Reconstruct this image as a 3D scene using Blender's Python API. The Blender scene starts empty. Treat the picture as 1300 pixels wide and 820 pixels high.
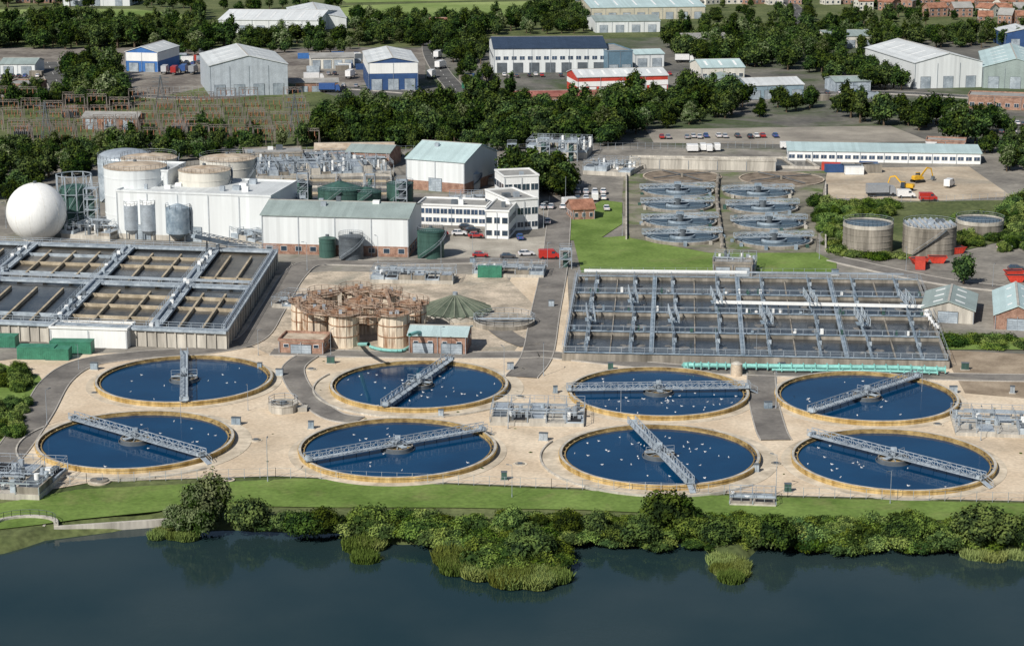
import bpy, math, random
from mathutils import Vector, Matrix
from mathutils import noise as mnoise
random.seed(11)
R=random.random
def U(a,b): return random.uniform(a,b)

# ------------------------------------------------------------------ survey frame
H=110.0; FX=2528.0; TH=math.radians(13.0)
sT,cT=math.sin(TH),math.cos(TH)
def P(u,v,z=0.0):
    """survey point (plan sheet u,v at level z) -> world metres"""
    xc=(u-650)/FX; yc=(365-v)/FX
    t=(H-z)/(sT-yc*cT)
    return Vector((t*xc,t*(cT+yc*sT),z))
def S(v): return (v+218)*0.008858

# ------------------------------------------------------------------ materials
def newmat(name):
    m=bpy.data.materials.new(name); m.use_nodes=True
    nt=m.node_tree; b=nt.nodes['Principled BSDF']; return m,nt,b
def M(name,c,rough=.8,var=.22,scale=.4,metal=0,c2=None,streak=False,bump=0,fine=3.0,fvar=.12,spec=.3,lo=.35,hi=.65,objcol=False,strip=0,patch=None):
    m,nt,b=newmat(name); N=nt.nodes; L=nt.links
    g=N.new('ShaderNodeNewGeometry'); out=g.outputs['Position']
    mp=N.new('ShaderNodeMapping'); L.new(out,mp.inputs[0])
    if streak: mp.inputs['Scale'].default_value=(1,1,.12)
    n=N.new('ShaderNodeTexNoise'); n.inputs['Scale'].default_value=scale; n.inputs['Detail'].default_value=6; n.inputs['Roughness'].default_value=.6
    L.new(mp.outputs[0],n.inputs['Vector'])
    r=N.new('ShaderNodeValToRGB'); r.color_ramp.elements[0].position=lo; r.color_ramp.elements[1].position=hi
    c2=c2 or tuple(min(1,x*(1+var)) for x in c)
    c1=tuple(x*(1-var) for x in c)
    r.color_ramp.elements[0].color=(*c1,1); r.color_ramp.elements[1].color=(*c2,1)
    L.new(n.outputs['Fac'],r.inputs[0])
    res=r.outputs[0]
    if patch:
        pc,ps,p0,p1=patch
        n3=N.new('ShaderNodeTexNoise'); n3.inputs['Scale'].default_value=ps; n3.inputs['Detail'].default_value=8; n3.inputs['Roughness'].default_value=.65; n3.inputs['Distortion'].default_value=.6
        L.new(out,n3.inputs['Vector']); m3=N.new('ShaderNodeMapRange'); m3.inputs[1].default_value=p0; m3.inputs[2].default_value=p1; L.new(n3.outputs['Fac'],m3.inputs[0])
        mix=N.new('ShaderNodeMix'); mix.data_type='RGBA'; L.new(m3.outputs[0],mix.inputs[0]); L.new(res,mix.inputs[6]); mix.inputs[7].default_value=(*pc,1); res=mix.outputs[2]
    n2=N.new('ShaderNodeTexNoise'); n2.inputs['Scale'].default_value=fine; n2.inputs['Detail'].default_value=3
    L.new(mp.outputs[0],n2.inputs['Vector'])
    mr=N.new('ShaderNodeMapRange'); mr.inputs[1].default_value=.3; mr.inputs[2].default_value=.7
    mr.inputs[3].default_value=1-fvar; mr.inputs[4].default_value=1+fvar
    L.new(n2.outputs['Fac'],mr.inputs[0])
    mx=N.new('ShaderNodeVectorMath'); mx.operation='SCALE'
    L.new(res,mx.inputs[0]); L.new(mr.outputs[0],mx.inputs['Scale'])
    res=mx.outputs[0]
    if strip:
        tc=N.new('ShaderNodeTexCoord'); sp=N.new('ShaderNodeSeparateXYZ'); L.new(tc.outputs['Object'],sp.inputs[0])
        dv=N.new('ShaderNodeMath'); dv.operation='MULTIPLY'; dv.inputs[1].default_value=1/strip; L.new(sp.outputs[0],dv.inputs[0])
        fl=N.new('ShaderNodeMath'); fl.operation='FLOOR'; L.new(dv.outputs[0],fl.inputs[0])
        wn=N.new('ShaderNodeTexWhiteNoise'); wn.noise_dimensions='1D'; L.new(fl.outputs[0],wn.inputs['W'])
        m2=N.new('ShaderNodeMapRange'); m2.inputs[3].default_value=.91; m2.inputs[4].default_value=1.05; L.new(wn.outputs['Value'],m2.inputs[0])
        s2=N.new('ShaderNodeVectorMath'); s2.operation='SCALE'; L.new(res,s2.inputs[0]); L.new(m2.outputs[0],s2.inputs['Scale']); res=s2.outputs[0]
    if objcol:
        oi=N.new('ShaderNodeObjectInfo'); s3=N.new('ShaderNodeVectorMath'); s3.operation='MULTIPLY'
        L.new(res,s3.inputs[0]); L.new(oi.outputs['Color'],s3.inputs[1]); res=s3.outputs[0]
    L.new(res,b.inputs['Base Color'])
    b.inputs['Roughness'].default_value=rough; b.inputs['Metallic'].default_value=metal
    b.inputs['Specular IOR Level'].default_value=spec
    if bump:
        bp=N.new('ShaderNodeBump'); bp.inputs['Strength'].default_value=bump; bp.inputs['Distance'].default_value=.1
        L.new(n2.outputs['Fac'],bp.inputs['Height']); L.new(bp.outputs[0],b.inputs['Normal'])
    return m
def water(name,c,c2,rough,bs,bstr,scale=.03):
    m,nt,b=newmat(name); N=nt.nodes; L=nt.links
    g=N.new('ShaderNodeNewGeometry')
    n=N.new('ShaderNodeTexNoise'); n.inputs['Scale'].default_value=scale; n.inputs['Detail'].default_value=5
    L.new(g.outputs['Position'],n.inputs['Vector'])
    r=N.new('ShaderNodeValToRGB'); r.color_ramp.elements[0].position=.35; r.color_ramp.elements[1].position=.65
    r.color_ramp.elements[0].color=(*c,1); r.color_ramp.elements[1].color=(*c2,1)
    L.new(n.outputs['Fac'],r.inputs[0]); L.new(r.outputs[0],b.inputs['Base Color'])
    b.inputs['Roughness'].default_value=rough; b.inputs['IOR'].default_value=1.33
    n2=N.new('ShaderNodeTexNoise'); n2.inputs['Scale'].default_value=bs; n2.inputs['Detail'].default_value=4
    L.new(g.outputs['Position'],n2.inputs['Vector'])
    # patches of ruffled and calm water
    n3=N.new('ShaderNodeTexNoise'); n3.inputs['Scale'].default_value=.03; n3.inputs['Detail'].default_value=3; L.new(g.outputs['Position'],n3.inputs['Vector'])
    m3=N.new('ShaderNodeMapRange'); m3.inputs[1].default_value=.35; m3.inputs[2].default_value=.65; m3.inputs[3].default_value=bstr*.4; m3.inputs[4].default_value=bstr*1.6; L.new(n3.outputs['Fac'],m3.inputs[0])
    bp=N.new('ShaderNodeBump'); bp.inputs['Distance'].default_value=.05; L.new(m3.outputs[0],bp.inputs['Strength'])
    L.new(n2.outputs['Fac'],bp.inputs['Height']); L.new(bp.outputs[0],b.inputs['Normal'])
    return m
def leafmat(name,c):
    m,nt,b=newmat(name); N=nt.nodes; L=nt.links
    oi=N.new('ShaderNodeObjectInfo')
    hs=N.new('ShaderNodeHueSaturation'); hs.inputs['Color'].default_value=(*c,1)
    mr=N.new('ShaderNodeMapRange'); mr.inputs[3].default_value=.47; mr.inputs[4].default_value=.515; L.new(oi.outputs['Random'],mr.inputs[0]); L.new(mr.outputs[0],hs.inputs['Hue'])
    ml=N.new('ShaderNodeMath'); ml.operation='MULTIPLY'; ml.inputs[1].default_value=7.31; L.new(oi.outputs['Random'],ml.inputs[0])
    fr=N.new('ShaderNodeMath'); fr.operation='FRACT'; L.new(ml.outputs[0],fr.inputs[0])
    mv=N.new('ShaderNodeMapRange'); mv.inputs[3].default_value=.5; mv.inputs[4].default_value=1.5; L.new(fr.outputs[0],mv.inputs[0]); L.new(mv.outputs[0],hs.inputs['Value'])
    ms=N.new('ShaderNodeMapRange'); ms.inputs[3].default_value=1.1; ms.inputs[4].default_value=.85; L.new(fr.outputs[0],ms.inputs[0]); L.new(ms.outputs[0],hs.inputs['Saturation'])
    L.new(hs.outputs[0],b.inputs['Base Color']); b.inputs['Roughness'].default_value=.8; b.inputs['Specular IOR Level'].default_value=.06
    return m
GRASSBASE=M('rough_grass',(.07,.10,.03),.95,c2=(.13,.15,.06),scale=.05,fine=.8,fvar=.3)
GRASS=M('mown_grass',(.12,.20,.035),.95,c2=(.17,.25,.06),scale=.08,fine=1.2,fvar=.18,patch=((.20,.20,.08),.07,.55,.8))
FIELD=M('field_grass',(.17,.26,.06),.95,c2=(.27,.33,.12),scale=.012,fine=.2,fvar=.12)
GRAVEL=M('gravel',(.57,.455,.325),.95,var=.1,c2=(.68,.575,.44),scale=.07,fine=1.6,fvar=.13,bump=.3,patch=((.36,.305,.23),.035,.55,.78))
GRAVEL2=M('stony_gravel',(.38,.33,.26),.95,c2=(.60,.51,.40),scale=.15,fine=2,fvar=.22,bump=.3,patch=((.25,.24,.2),.06,.55,.7))
SAND=M('sandy_lot',(.42,.34,.25),.95,c2=(.55,.47,.36),scale=.06,fine=.8,fvar=.12,patch=((.3,.27,.22),.05,.5,.7))
YARD=M('yard_concrete',(.17,.16,.145),.9,c2=(.30,.28,.245),scale=.06,fine=.7,fvar=.16,patch=((.10,.12,.06),.03,.56,.72))
YARD2=M('industrial_yard',(.10,.10,.095),.9,c2=(.20,.19,.165),scale=.03,fine=.4,fvar=.18,patch=((.06,.085,.035),.015,.47,.6))
ASPH=M('worn_asphalt',(.155,.145,.135),.9,c2=(.23,.215,.195),scale=.12,fine=1.5,fvar=.12,patch=((.30,.27,.22),.08,.58,.75))
ROADM=M('road_asphalt',(.08,.08,.08),.9,c2=(.13,.13,.125),scale=.1,fine=1.5,fvar=.1)
CONC=M('concrete',(.40,.375,.33),.85,c2=(.55,.52,.46),scale=.3,fine=2,fvar=.14,streak=True)
CONCD=M('weathered_concrete',(.17,.155,.13),.9,c2=(.34,.31,.265),scale=.3,fine=1.5,fvar=.2,streak=True)
PAVE=M('pale_paving',(.50,.43,.33),.9,c2=(.65,.57,.45),scale=.2,fine=1,fvar=.12)
OCHRE=M('ochre_tank_wall',(.38,.24,.07),.8,c2=(.58,.43,.20),scale=.5,fine=2.5,fvar=.2,streak=True)
WEIR=M('stained_weir',(.18,.12,.05),.7,c2=(.44,.32,.14),scale=.6,fine=2)
STEEL=M('galvanised_steel',(.38,.43,.48),.45,var=.15,metal=.3,fine=2)
STEELD=M('dark_steel',(.12,.14,.16),.5,var=.2,metal=.2)
STEELB=M('blue_grey_walkway',(.29,.35,.41),.6,c2=(.44,.50,.55),scale=.3,fine=1.5,fvar=.15)
STEELX=M('blue_grey_steel',(.19,.26,.33),.6,c2=(.34,.41,.47),scale=.4,fine=1.5,fvar=.15)
WHITE=M('white_cladding',(.66,.69,.70),.55,var=.06,scale=.08,fine=1,fvar=.035,streak=True,strip=1.0)
WHITEP=M('white_paint',(.78,.79,.78),.4,var=.05,scale=.3,streak=True,fvar=.05)
CREAM=M('cream_tank',(.62,.60,.54),.6,var=.12,scale=.25,streak=True,fvar=.06)
TANTOP=M('tan_tank_roof',(.42,.33,.24),.8,c2=(.58,.50,.40),scale=.3)
ROOFW=M('pale_metal_roof',(.56,.59,.60),.5,var=.1,scale=.08,strip=1.2)
ROOFG=M('grey_green_roof',(.28,.34,.33),.55,var=.12,scale=.1,strip=1.2)
ROOFT=M('teal_metal_roof',(.42,.54,.55),.55,var=.08,scale=.1,strip=1.2)
ROOFD=M('solar_panel_roof',(.03,.045,.075),.25,var=.15,scale=.2,strip=1.7)
ROOFF=M('felt_roof',(.28,.28,.27),.9,var=.2,scale=.2)
TILE=M('clay_tiles',(.24,.11,.07),.85,c2=(.36,.18,.12),scale=.4,fine=2,fvar=.2)
BRICK=M('brick',(.27,.15,.11),.9,c2=(.38,.24,.18),scale=.7,fine=3,fvar=.18)
REDR=M('red_cladding',(.48,.06,.04),.6,var=.15)
BLUEC=M('blue_cladding',(.05,.16,.42),.55,var=.12,strip=1.0)
NAVY=M('navy_cladding',(.035,.08,.2),.55,var=.12)
GREENC=M('green_container',(.05,.20,.13),.55,var=.2,scale=.6)
GREEND=M('dark_green_tank',(.045,.10,.085),.5,var=.25,scale=.5,streak=True)
GREYG=M('grey_green_cone',(.07,.095,.07),.8,c2=(.13,.155,.115),scale=.3)
GREYGL=M('cone_ribs',(.20,.22,.17),.8,var=.1)
TEAL=M('teal_pipe',(.22,.50,.46),.5,var=.15,scale=.6)
RUST=M('rust',(.19,.08,.04),.9,c2=(.42,.27,.17),scale=.5,fine=3,fvar=.3)
RUSTS=M('rusty_steel',(.26,.14,.085),.8,c2=(.46,.37,.29),scale=.5,fine=3,fvar=.25)
RUSTW=M('rust_stained_tank',(.34,.20,.12),.85,c2=(.64,.56,.45),scale=.5,fine=2,fvar=.2,streak=True,lo=.36,hi=.5)
TANW=M('tan_wall',(.36,.30,.21),.85,c2=(.50,.43,.32),scale=.4)
LOUV=M('dark_opening',(.03,.03,.032),.6,var=.2)
GLASS=M('window_glass',(.03,.05,.075),.12,var=.3,spec=.6)
GLASSB=M('blue_window',(.05,.08,.13),.15,var=.3,spec=.6)
FRAME=M('window_frame',(.7,.7,.7),.5,var=.05)
KERB=M('kerb',(.38,.36,.33),.85,var=.12)
PAINTL=M('road_marking',(.75,.75,.72),.7,var=.1)
BROWNG=M('substation_steel',(.19,.165,.15),.7,var=.3,scale=.05)
INSUL=M('insulator',(.30,.14,.08),.3,var=.2)
BARK=M('bark',(.10,.075,.05),.9,var=.3,scale=2)
PAINT=M('vehicle_paint',(.8,.8,.8),.3,var=.03,objcol=True,spec=.5)
TYRE=M('tyre',(.02,.02,.02),.85,var=.2)
YEL=M('plant_yellow',(.62,.36,.03),.45,var=.12)
REDP=M('skip_red',(.50,.05,.03),.5,var=.2)
GULLW=M('gull_white',(.85,.85,.83),.7,var=.03)
GULLG=M('gull_grey',(.40,.43,.46),.7,var=.05)
TANKW=water('clarifier_water',(.001,.030,.085),(.003,.044,.115),.09,.8,.22,.08)
LAKEW=water('lake_water',(.012,.030,.034),(.026,.044,.046),.05,1.1,.30,.03)
BASW=M('mixed_liquor',(.024,.029,.036),.22,c2=(.07,.075,.08),scale=.12,fine=1.3,fvar=.3,spec=.5,bump=.4)
BASW2=M('brown_liquor',(.045,.042,.035),.3,c2=(.13,.115,.09),scale=.15,fine=1.4,fvar=.3,spec=.4,bump=.4)
FROTH=M('aeration_froth',(.14,.135,.125),.6,c2=(.26,.25,.235),scale=.8,fine=3,fvar=.3)
SMALLW=M('small_tank_water',(.022,.045,.07),.2,c2=(.05,.08,.105),scale=.15,spec=.6)
FILT=M('filter_media',(.15,.12,.09),.95,c2=(.27,.22,.17),scale=.3)
LFL=leafmat('leaf_light',(.062,.105,.018)); LFM=leafmat('leaf_mid',(.033,.064,.013)); LFD=leafmat('leaf_dark',(.011,.025,.008))
BFL=leafmat('scrub_light',(.125,.19,.032)); BFM=leafmat('scrub_mid',(.07,.118,.022)); BFD=leafmat('scrub_dark',(.026,.053,.012))
LGL=leafmat('willow_light',(.15,.19,.09)); LGM=leafmat('willow_mid',(.09,.125,.055))
REEDL=leafmat('reed_light',(.15,.20,.05)); REEDD=leafmat('reed_dark',(.08,.12,.03))

# ------------------------------------------------------------------ mesh builder
class B:
    def __init__(s,name,loc=None,rot=0):
        s.name=name; s.loc=loc; s.rot=rot; s.parts={}; s.cur='body'; s.part('body')
    def part(s,n):
        s.cur=n
        if n not in s.parts: s.parts[n]=([],[],[],[],[])
        return s
    def add(s,vs,fs,mat,smooth=False):
        V,F,MI,MT,SM=s.parts[s.cur]; o=len(V); V.extend([tuple(v) for v in vs])
        if mat not in MT: MT.append(mat)
        i=MT.index(mat)
        for f in fs: F.append([a+o for a in f]); MI.append(i); SM.append(smooth)
    def hexa(s,bot,top,mat):
        n=len(bot); vs=list(bot)+list(top)
        fs=[list(range(n))[::-1],list(range(n,2*n))]+[[i,(i+1)%n,(i+1)%n+n,i+n] for i in range(n)]
        s.add(vs,fs,mat)
    def box(s,x0,x1,y0,y1,z0,z1,mat):
        b=[(x0,y0,z0),(x1,y0,z0),(x1,y1,z0),(x0,y1,z0)]; t=[(a,c,z1) for a,c,_ in b]; s.hexa(b,t,mat)
    def beam(s,p,q,w,mat,h=None):
        p=Vector(p); q=Vector(q); d=q-p
        if d.length<1e-4: return
        d.normalize(); up=Vector((0,0,1))
        if abs(d.z)>.98: up=Vector((0,1,0))
        a=d.cross(up).normalized(); c=a.cross(d); h=h or w; a*=w/2; c*=h/2
        s.hexa([p-a-c,p+a-c,p+a+c,p-a+c],[q-a-c,q+a-c,q+a+c,q-a+c],mat)
    def cyl(s,cx,cy,z0,z1,r,mat,n=24,r2=None,cap=True,topmat=None,smooth=True):
        r2=r if r2 is None else r2
        A=[(math.cos(2*math.pi*i/n),math.sin(2*math.pi*i/n)) for i in range(n)]
        vb=[(cx+r*a,cy+r*b,z0) for a,b in A]; vt=[(cx+r2*a,cy+r2*b,z1) for a,b in A]
        s.add(vb+vt,[[i,(i+1)%n,(i+1)%n+n,i+n] for i in range(n)],mat,smooth)
        if cap: s.add(vt,[list(range(n))],topmat or mat)
    def ring(s,cx,cy,r0,r1,z0,z1,mat,n=96,sidemat=None,inmat=None,a0=0,a1=2*math.pi):
        full=abs(a1-a0-2*math.pi)<1e-3; k=n if full else n+1
        A=[(math.cos(a0+(a1-a0)*i/n),math.sin(a0+(a1-a0)*i/n)) for i in range(k)]
        pts=[[(cx+r*a,cy+r*b,z) for a,b in A] for r,z in ((r0,z0),(r0,z1),(r1,z1),(r1,z0))]
        vs=sum(pts,[]); rng=range(n)
        def q(L0,L1): return [[L0*k+i,L0*k+(i+1)%k,L1*k+(i+1)%k,L1*k+i] for i in rng]
        s.add(vs,q(0,1),inmat or sidemat or mat,True); s.add(vs,q(1,2),mat); s.add(vs,q(2,3),sidemat or mat,True)
        if not full: s.add(vs,[[0,k,2*k,3*k],[k-1,2*k-1,3*k-1,4*k-1]],mat)
    def disc(s,cx,cy,r,z,mat,n=96):
        s.add([(cx+r*math.cos(2*math.pi*i/n),cy+r*math.sin(2*math.pi*i/n),z) for i in range(n)],[list(range(n))],mat)
    def dome(s,cx,cy,z0,r,h,mat,n=32,m=8,full=False):
        vs=[];fs=[]
        lo=-m if full else 0
        for j in range(lo,m+1):
            a=math.pi/2*j/m
            for i in range(n):
                b=2*math.pi*i/n; vs.append((cx+r*math.cos(a)*math.cos(b),cy+r*math.cos(a)*math.sin(b),z0+h*math.sin(a)))
        rows=m-lo
        for j in range(rows):
            for i in range(n): fs.append([j*n+i,j*n+(i+1)%n,(j+1)*n+(i+1)%n,(j+1)*n+i])
        s.add(vs,fs,mat,True)
    def extr(s,prof,axis,a0,a1,mat):
        n=len(prof)
        if axis=='y': vs=[(p,a0,z) for p,z in prof]+[(p,a1,z) for p,z in prof]
        else: vs=[(a0,p,z) for p,z in prof]+[(a1,p,z) for p,z in prof]
        s.add(vs,[list(range(n)),list(range(n,2*n))[::-1]]+[[i,(i+1)%n,(i+1)%n+n,i+n] for i in range(n)],mat)
    def rail(s,pts,mat,h=1.1,sp=2.0,w=.07,mid=True):
        for a,b in zip(pts[:-1],pts[1:]):
            a=Vector(a); b=Vector(b); L=(b-a).length
            if L<.05: continue
            up=Vector((0,0,h)); s.beam(a+up,b+up,w,mat)
            if mid: s.beam(a+up*.5,b+up*.5,w*.7,mat)
            k=max(1,int(L/sp))
            for i in range(k+1):
                p=a.lerp(b,i/k); s.beam(p,p+up,w,mat)
    def rrail(s,cx,cy,z,r,mat,n=24,h=1.1,w=.08):
        pts=[(cx+r*math.cos(2*math.pi*i/n),cy+r*math.sin(2*math.pi*i/n),z) for i in range(n+1)]
        s.rail(pts,mat,h,sp=3,w=w)
    def truss(s,p,q,h,mat,w=.12,sp=1.5):
        p=Vector(p);q=Vector(q);L=(q-p).length;k=max(2,int(L/sp));up=Vector((0,0,h))
        s.beam(p,q,w,mat); s.beam(p+up,q+up,w,mat)
        for i in range(k+1):
            a=p.lerp(q,i/k); s.beam(a,a+up,w*.8,mat)
            if i<k:
                c=p.lerp(q,(i+1)/k)
                if i%2: s.beam(a,c+up,w*.7,mat)
                else: s.beam(a+up,c,w*.7,mat)
    def make(s,coll=None):
        parts={k:v for k,v in s.parts.items() if v[0]}
        loc=s.loc; off=Vector((0,0,0))
        if loc is None:
            xs=[v[0] for p in parts.values() for v in p[0]]; ys=[v[1] for p in parts.values() for v in p[0]]
            off=Vector(((min(xs)+max(xs))/2,(min(ys)+max(ys))/2,0)); loc=off
        col=bpy.context.scene.collection
        objs=[]
        for k,(V,F,MI,MT,SM) in parts.items():
            nm=s.name if len(parts)==1 else k
            me=bpy.data.meshes.new(nm); me.from_pydata([(x-off.x,y-off.y,z) for x,y,z in V],[],F)
            for m in MT: me.materials.append(m)
            me.polygons.foreach_set('material_index',MI); me.polygons.foreach_set('use_smooth',SM); me.update()
            o=bpy.data.objects.new(nm,me); col.objects.link(o); objs.append(o)
        if len(objs)==1: top=objs[0]
        else:
            top=bpy.data.objects.new(s.name,None); top.empty_display_size=1; col.objects.link(top)
            for o in objs: o.parent=top
        top.location=loc; top.rotation_euler=(0,0,s.rot)
        return top
def inst(name,mesh,loc,rot=0,sc=(1,1,1),parent=None,color=None,tilt=0):
    o=bpy.data.objects.new(name,mesh); bpy.context.scene.collection.objects.link(o)
    o.location=loc; o.rotation_euler=(tilt,0,rot); o.scale=sc if isinstance(sc,tuple) else (sc,sc,sc)
    if parent: o.parent=parent
    if color: o.color=(*color,1)
    return o
def empty(name):
    e=bpy.data.objects.new(name,None); bpy.context.scene.collection.objects.link(e); return e
def proto(b):
    b.loc=(0,0,0); o=b.make(); me=o.data; bpy.data.objects.remove(o); return me

# ------------------------------------------------------------------ terrain & water
shore_px=[(-900,735),(-200,722),(0,704),(60,686),(190,668),(235,672),(440,676),(480,690),(555,692),(585,718),(690,724),(722,690),(760,682),(900,692),(915,718),(945,718),(962,692),(1010,690),(1300,692),(1600,694),(2400,700)]
shore=[P(u,v,-1.5) for u,v in shore_px]
def shoreY(X):
    if X<=shore[0].x: return shore[0].y
    for a,b in zip(shore[:-1],shore[1:]):
        if a.x<=X<=b.x: return a.y+(b.y-a.y)*(X-a.x)/(b.x-a.x)
    return shore[-1].y
xs=[-6000,-2500,-1000,-500]+[ -300+2.5*i for i in range(241)]+[500,1000,2500,6000]
offs=[(-40,-5),(-10,-4),(-4,-2.9),(0,-1.5),(1.6,-.8),(3.5,-.15),(5.5,0)]
absr=[(330,0),(450,0),(700,0),(1400,0),(3000,0),(9000,0)]
vs=[];
for X in xs:
    sy=shoreY(X)+.8*mnoise.noise(Vector((X*.25,0,0)))
    vs+=[(X,-600,-5)]+[(X,sy+o,z) for o,z in offs]+[(X,y,z) for y,z in absr]
k=1+len(offs)+len(absr); fs=[]
for i in range(len(xs)-1):
    for j in range(k-1): fs.append([i*k+j,(i+1)*k+j,(i+1)*k+j+1,i*k+j+1])
g=B('ground',loc=(0,0,0)); g.add(vs,fs,GRASSBASE,True); g.make()
w=B('lake_water',loc=(0,0,0)); w.add([(-3000,-500,-1.5),(3000,-500,-1.5),(3000,318,-1.5),(-3000,318,-1.5)],[[0,1,2,3]],LAKEW); w.make()
ZL=[0.02]
def sheet(name,pts,mat,z=None):
    if z is None: ZL[0]+=.012; z=ZL[0]
    b=B(name); b.add([P(u,v)+Vector((0,0,z)) for u,v in pts],[list(range(len(pts)))],mat); return b.make()
def smoothline(pts,n=8):
    pts=[pts[0]]+list(pts)+[pts[-1]]; out=[]
    for i in range(1,len(pts)-2):
        p0,p1,p2,p3=pts[i-1:i+3]
        for j in range(n):
            t=j/n; out.append(.5*((2*p1)+(p2-p0)*t+(2*p0-5*p1+4*p2-p3)*t*t+(3*p1-p0-3*p2+p3)*t**3))
    out.append(pts[-2]); return out
def road(name,px,width,mat,kerb=True,dash=False):
    ZL[0]+=.012; z=ZL[0]
    c=smoothline([P(u,v) for u,v in px]); b=B(name); L=[];Rr=[];L2=[];R2=[]
    for i,p in enumerate(c):
        d=(c[min(i+1,len(c)-1)]-c[max(i-1,0)]).normalized(); nrm=Vector((-d.y,d.x,0))
        L.append(p+nrm*width/2);Rr.append(p-nrm*width/2);L2.append(p+nrm*(width/2+.22));R2.append(p-nrm*(width/2+.22))
    n=len(c); zz=Vector((0,0,z))
    b.part('surface'); b.add([p+zz for p in L+Rr],[[i,i+1,n+i+1,n+i] for i in range(n-1)],mat)
    if kerb:
        b.part('kerbs')
        for A,C in ((L,L2),(Rr,R2)):
            for i in range(n-1):
                b.hexa([A[i],A[i+1],C[i+1],C[i]],[q+Vector((0,0,z+.1)) for q in (A[i],A[i+1],C[i+1],C[i])],KERB)
    if dash:
        b.part('markings')
        for i in range(0,n-1,2):
            p=c[i];q=p.lerp(c[i+1],.6); d=(q-p).normalized(); nr=Vector((-d.y,d.x,0))*.08
            b.add([v+Vector((0,0,z+.006)) for v in (p-nr,q-nr,q+nr,p+nr)],[[0,1,2,3]],PAINTL)
    return b.make()

sheet('industrial_estate_ground',[(-250,62),(270,60),(620,60),(800,48),(1130,50),(1500,60),(1600,190),(1000,200),(-300,200)],YARD2)
sheet('industrial_yard_west',[(-150,60),(270,62),(540,62),(540,100),(380,118),(200,122),(-150,125)],M('yard_brown',(.15,.13,.115),.9,c2=(.26,.24,.21),scale=.05,fine=.4,fvar=.2))
sheet('works_yard',[(-300,195),(380,190),(740,185),(1050,192),(1500,192),(1550,470),(-350,470)],YARD)
sheet('field',[(-300,14),(170,12),(245,20),(235,30),(-300,30)],FIELD)
sheet('field',[(430,8),(560,4),(690,2),(665,20),(640,30),(440,28)],FIELD)
sheet('field',[(380,-30),(640,-30),(660,0),(440,4)],FIELD)
sheet('sand_lot',[(1046,214),(1230,212),(1285,250),(1180,256),(1052,252)],SAND)
sheet('pale_car_park',[(820,165),(1130,160),(1180,180),(1000,184),(830,182)],M('pale_lot',(.25,.23,.20),.9,c2=(.36,.33,.28),scale=.05))
sheet('concrete_apron',[(530,290),(620,306),(700,300),(700,325),(560,328),(525,310)],M('pale_apron',(.36,.33,.28),.9,c2=(.46,.43,.37),scale=.1))
sheet('gravel_apron',[(-400,600),(-300,560),(-100,470),(60,452),(380,440),(620,415),(655,340),(720,340),(725,455),(950,470),(1200,468),(1600,470),(1600,648),(1300,637),(1000,630),(700,619),(350,605),(120,612),(0,634),(-300,650)],GRAVEL)
sheet('gravel_patch',[(300,430),(350,350),(420,345),(640,350),(690,400),(650,450),(560,455),(350,455)],GRAVEL2)
sheet('bare_ground',[(1195,445),(1400,455),(1400,515),(1225,500)],M('brown_earth',(.27,.21,.15),.95,c2=(.38,.31,.23),scale=.15))
sheet('grass_verge',[(-300,655),(0,640),(100,622),(240,615),(380,608),(700,622),(1000,633),(1300,640),(1600,648),(1600,668),(1300,662),(1000,660),(740,648),(560,645),(420,645),(240,642),(200,650),(100,660),(40,668),(-20,675),(-300,695)],GRASS)
sheet('grass_area',[(-150,455),(0,462),(50,478),(62,498),(42,525),(20,560),(0,568),(-200,575)],GRASS)
sheet('lawn',[(728,305),(800,300),(905,318),(1030,318),(1062,335),(1062,349),(738,347)],GRASS)
sheet('lawn',[(722,275),(765,255),(790,258),(790,285),(760,305),(722,306)],GRASS)
sheet('filter_bed_ground',[(792,222),(1050,218),(1045,240),(1035,322),(900,322),(800,303),(790,250)],M('mossy_hardstanding',(.13,.125,.10),.95,c2=(.27,.25,.20),scale=.1,patch=((.10,.14,.045),.06,.5,.62)))
sheet('grass_area',[(1040,258),(1300,255),(1320,300),(1260,310),(1200,325),(1060,325),(1035,290)],GRASSBASE)
sheet('grass_area',[(1180,425),(1300,430),(1300,445),(1190,445)],GRASS)
sheet('grass_verge',[(330,96),(520,150),(520,190),(380,190),(180,175),(0,185),(-100,150),(0,125),(200,125)],GRASSBASE)
road('access_road',[(-60,640),(5,585),(45,530),(72,485),(110,462),(180,452),(260,446),(318,432),(345,395),(372,352),(400,335),(480,335),(600,332),(690,330)],6,ASPH)
road('access_road',[(712,250),(708,300),(703,345),(692,400),(682,452),(662,480)],6.5,ASPH)
road('access_path',[(345,448),(520,452),(660,452),(700,452),(830,466),(960,474),(1220,480),(1350,482)],5,ASPH)
road('access_path',[(392,452),(372,470),(385,500),(420,528),(455,535)],4.5,ASPH)
road('access_path',[(966,474),(968,505),(978,545),(985,560)],5.5,ASPH)
road('access_path',[(600,388),(640,425),(672,440)],5,ASPH,False)
road('access_path',[(1060,330),(1150,350),(1220,362),(1320,372)],6,ASPH)
road('estate_road',[(590,130),(575,110),(560,92),(548,70),(545,50)],8,ROADM,True,True)
road('estate_road',[(-60,122),(120,120),(260,126),(420,112),(600,126)],8,ROADM,True,True)
road('estate_road',[(60,80),(75,110),(85,130)],9,ROADM,True,True)
road('estate_road',[(940,60),(1000,50),(1015,20),(990,-5)],8,ROADM,True,True)
road('estate_road',[(860,128),(950,128),(1100,118),(1320,130)],8,ROADM,True,True)

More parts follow.
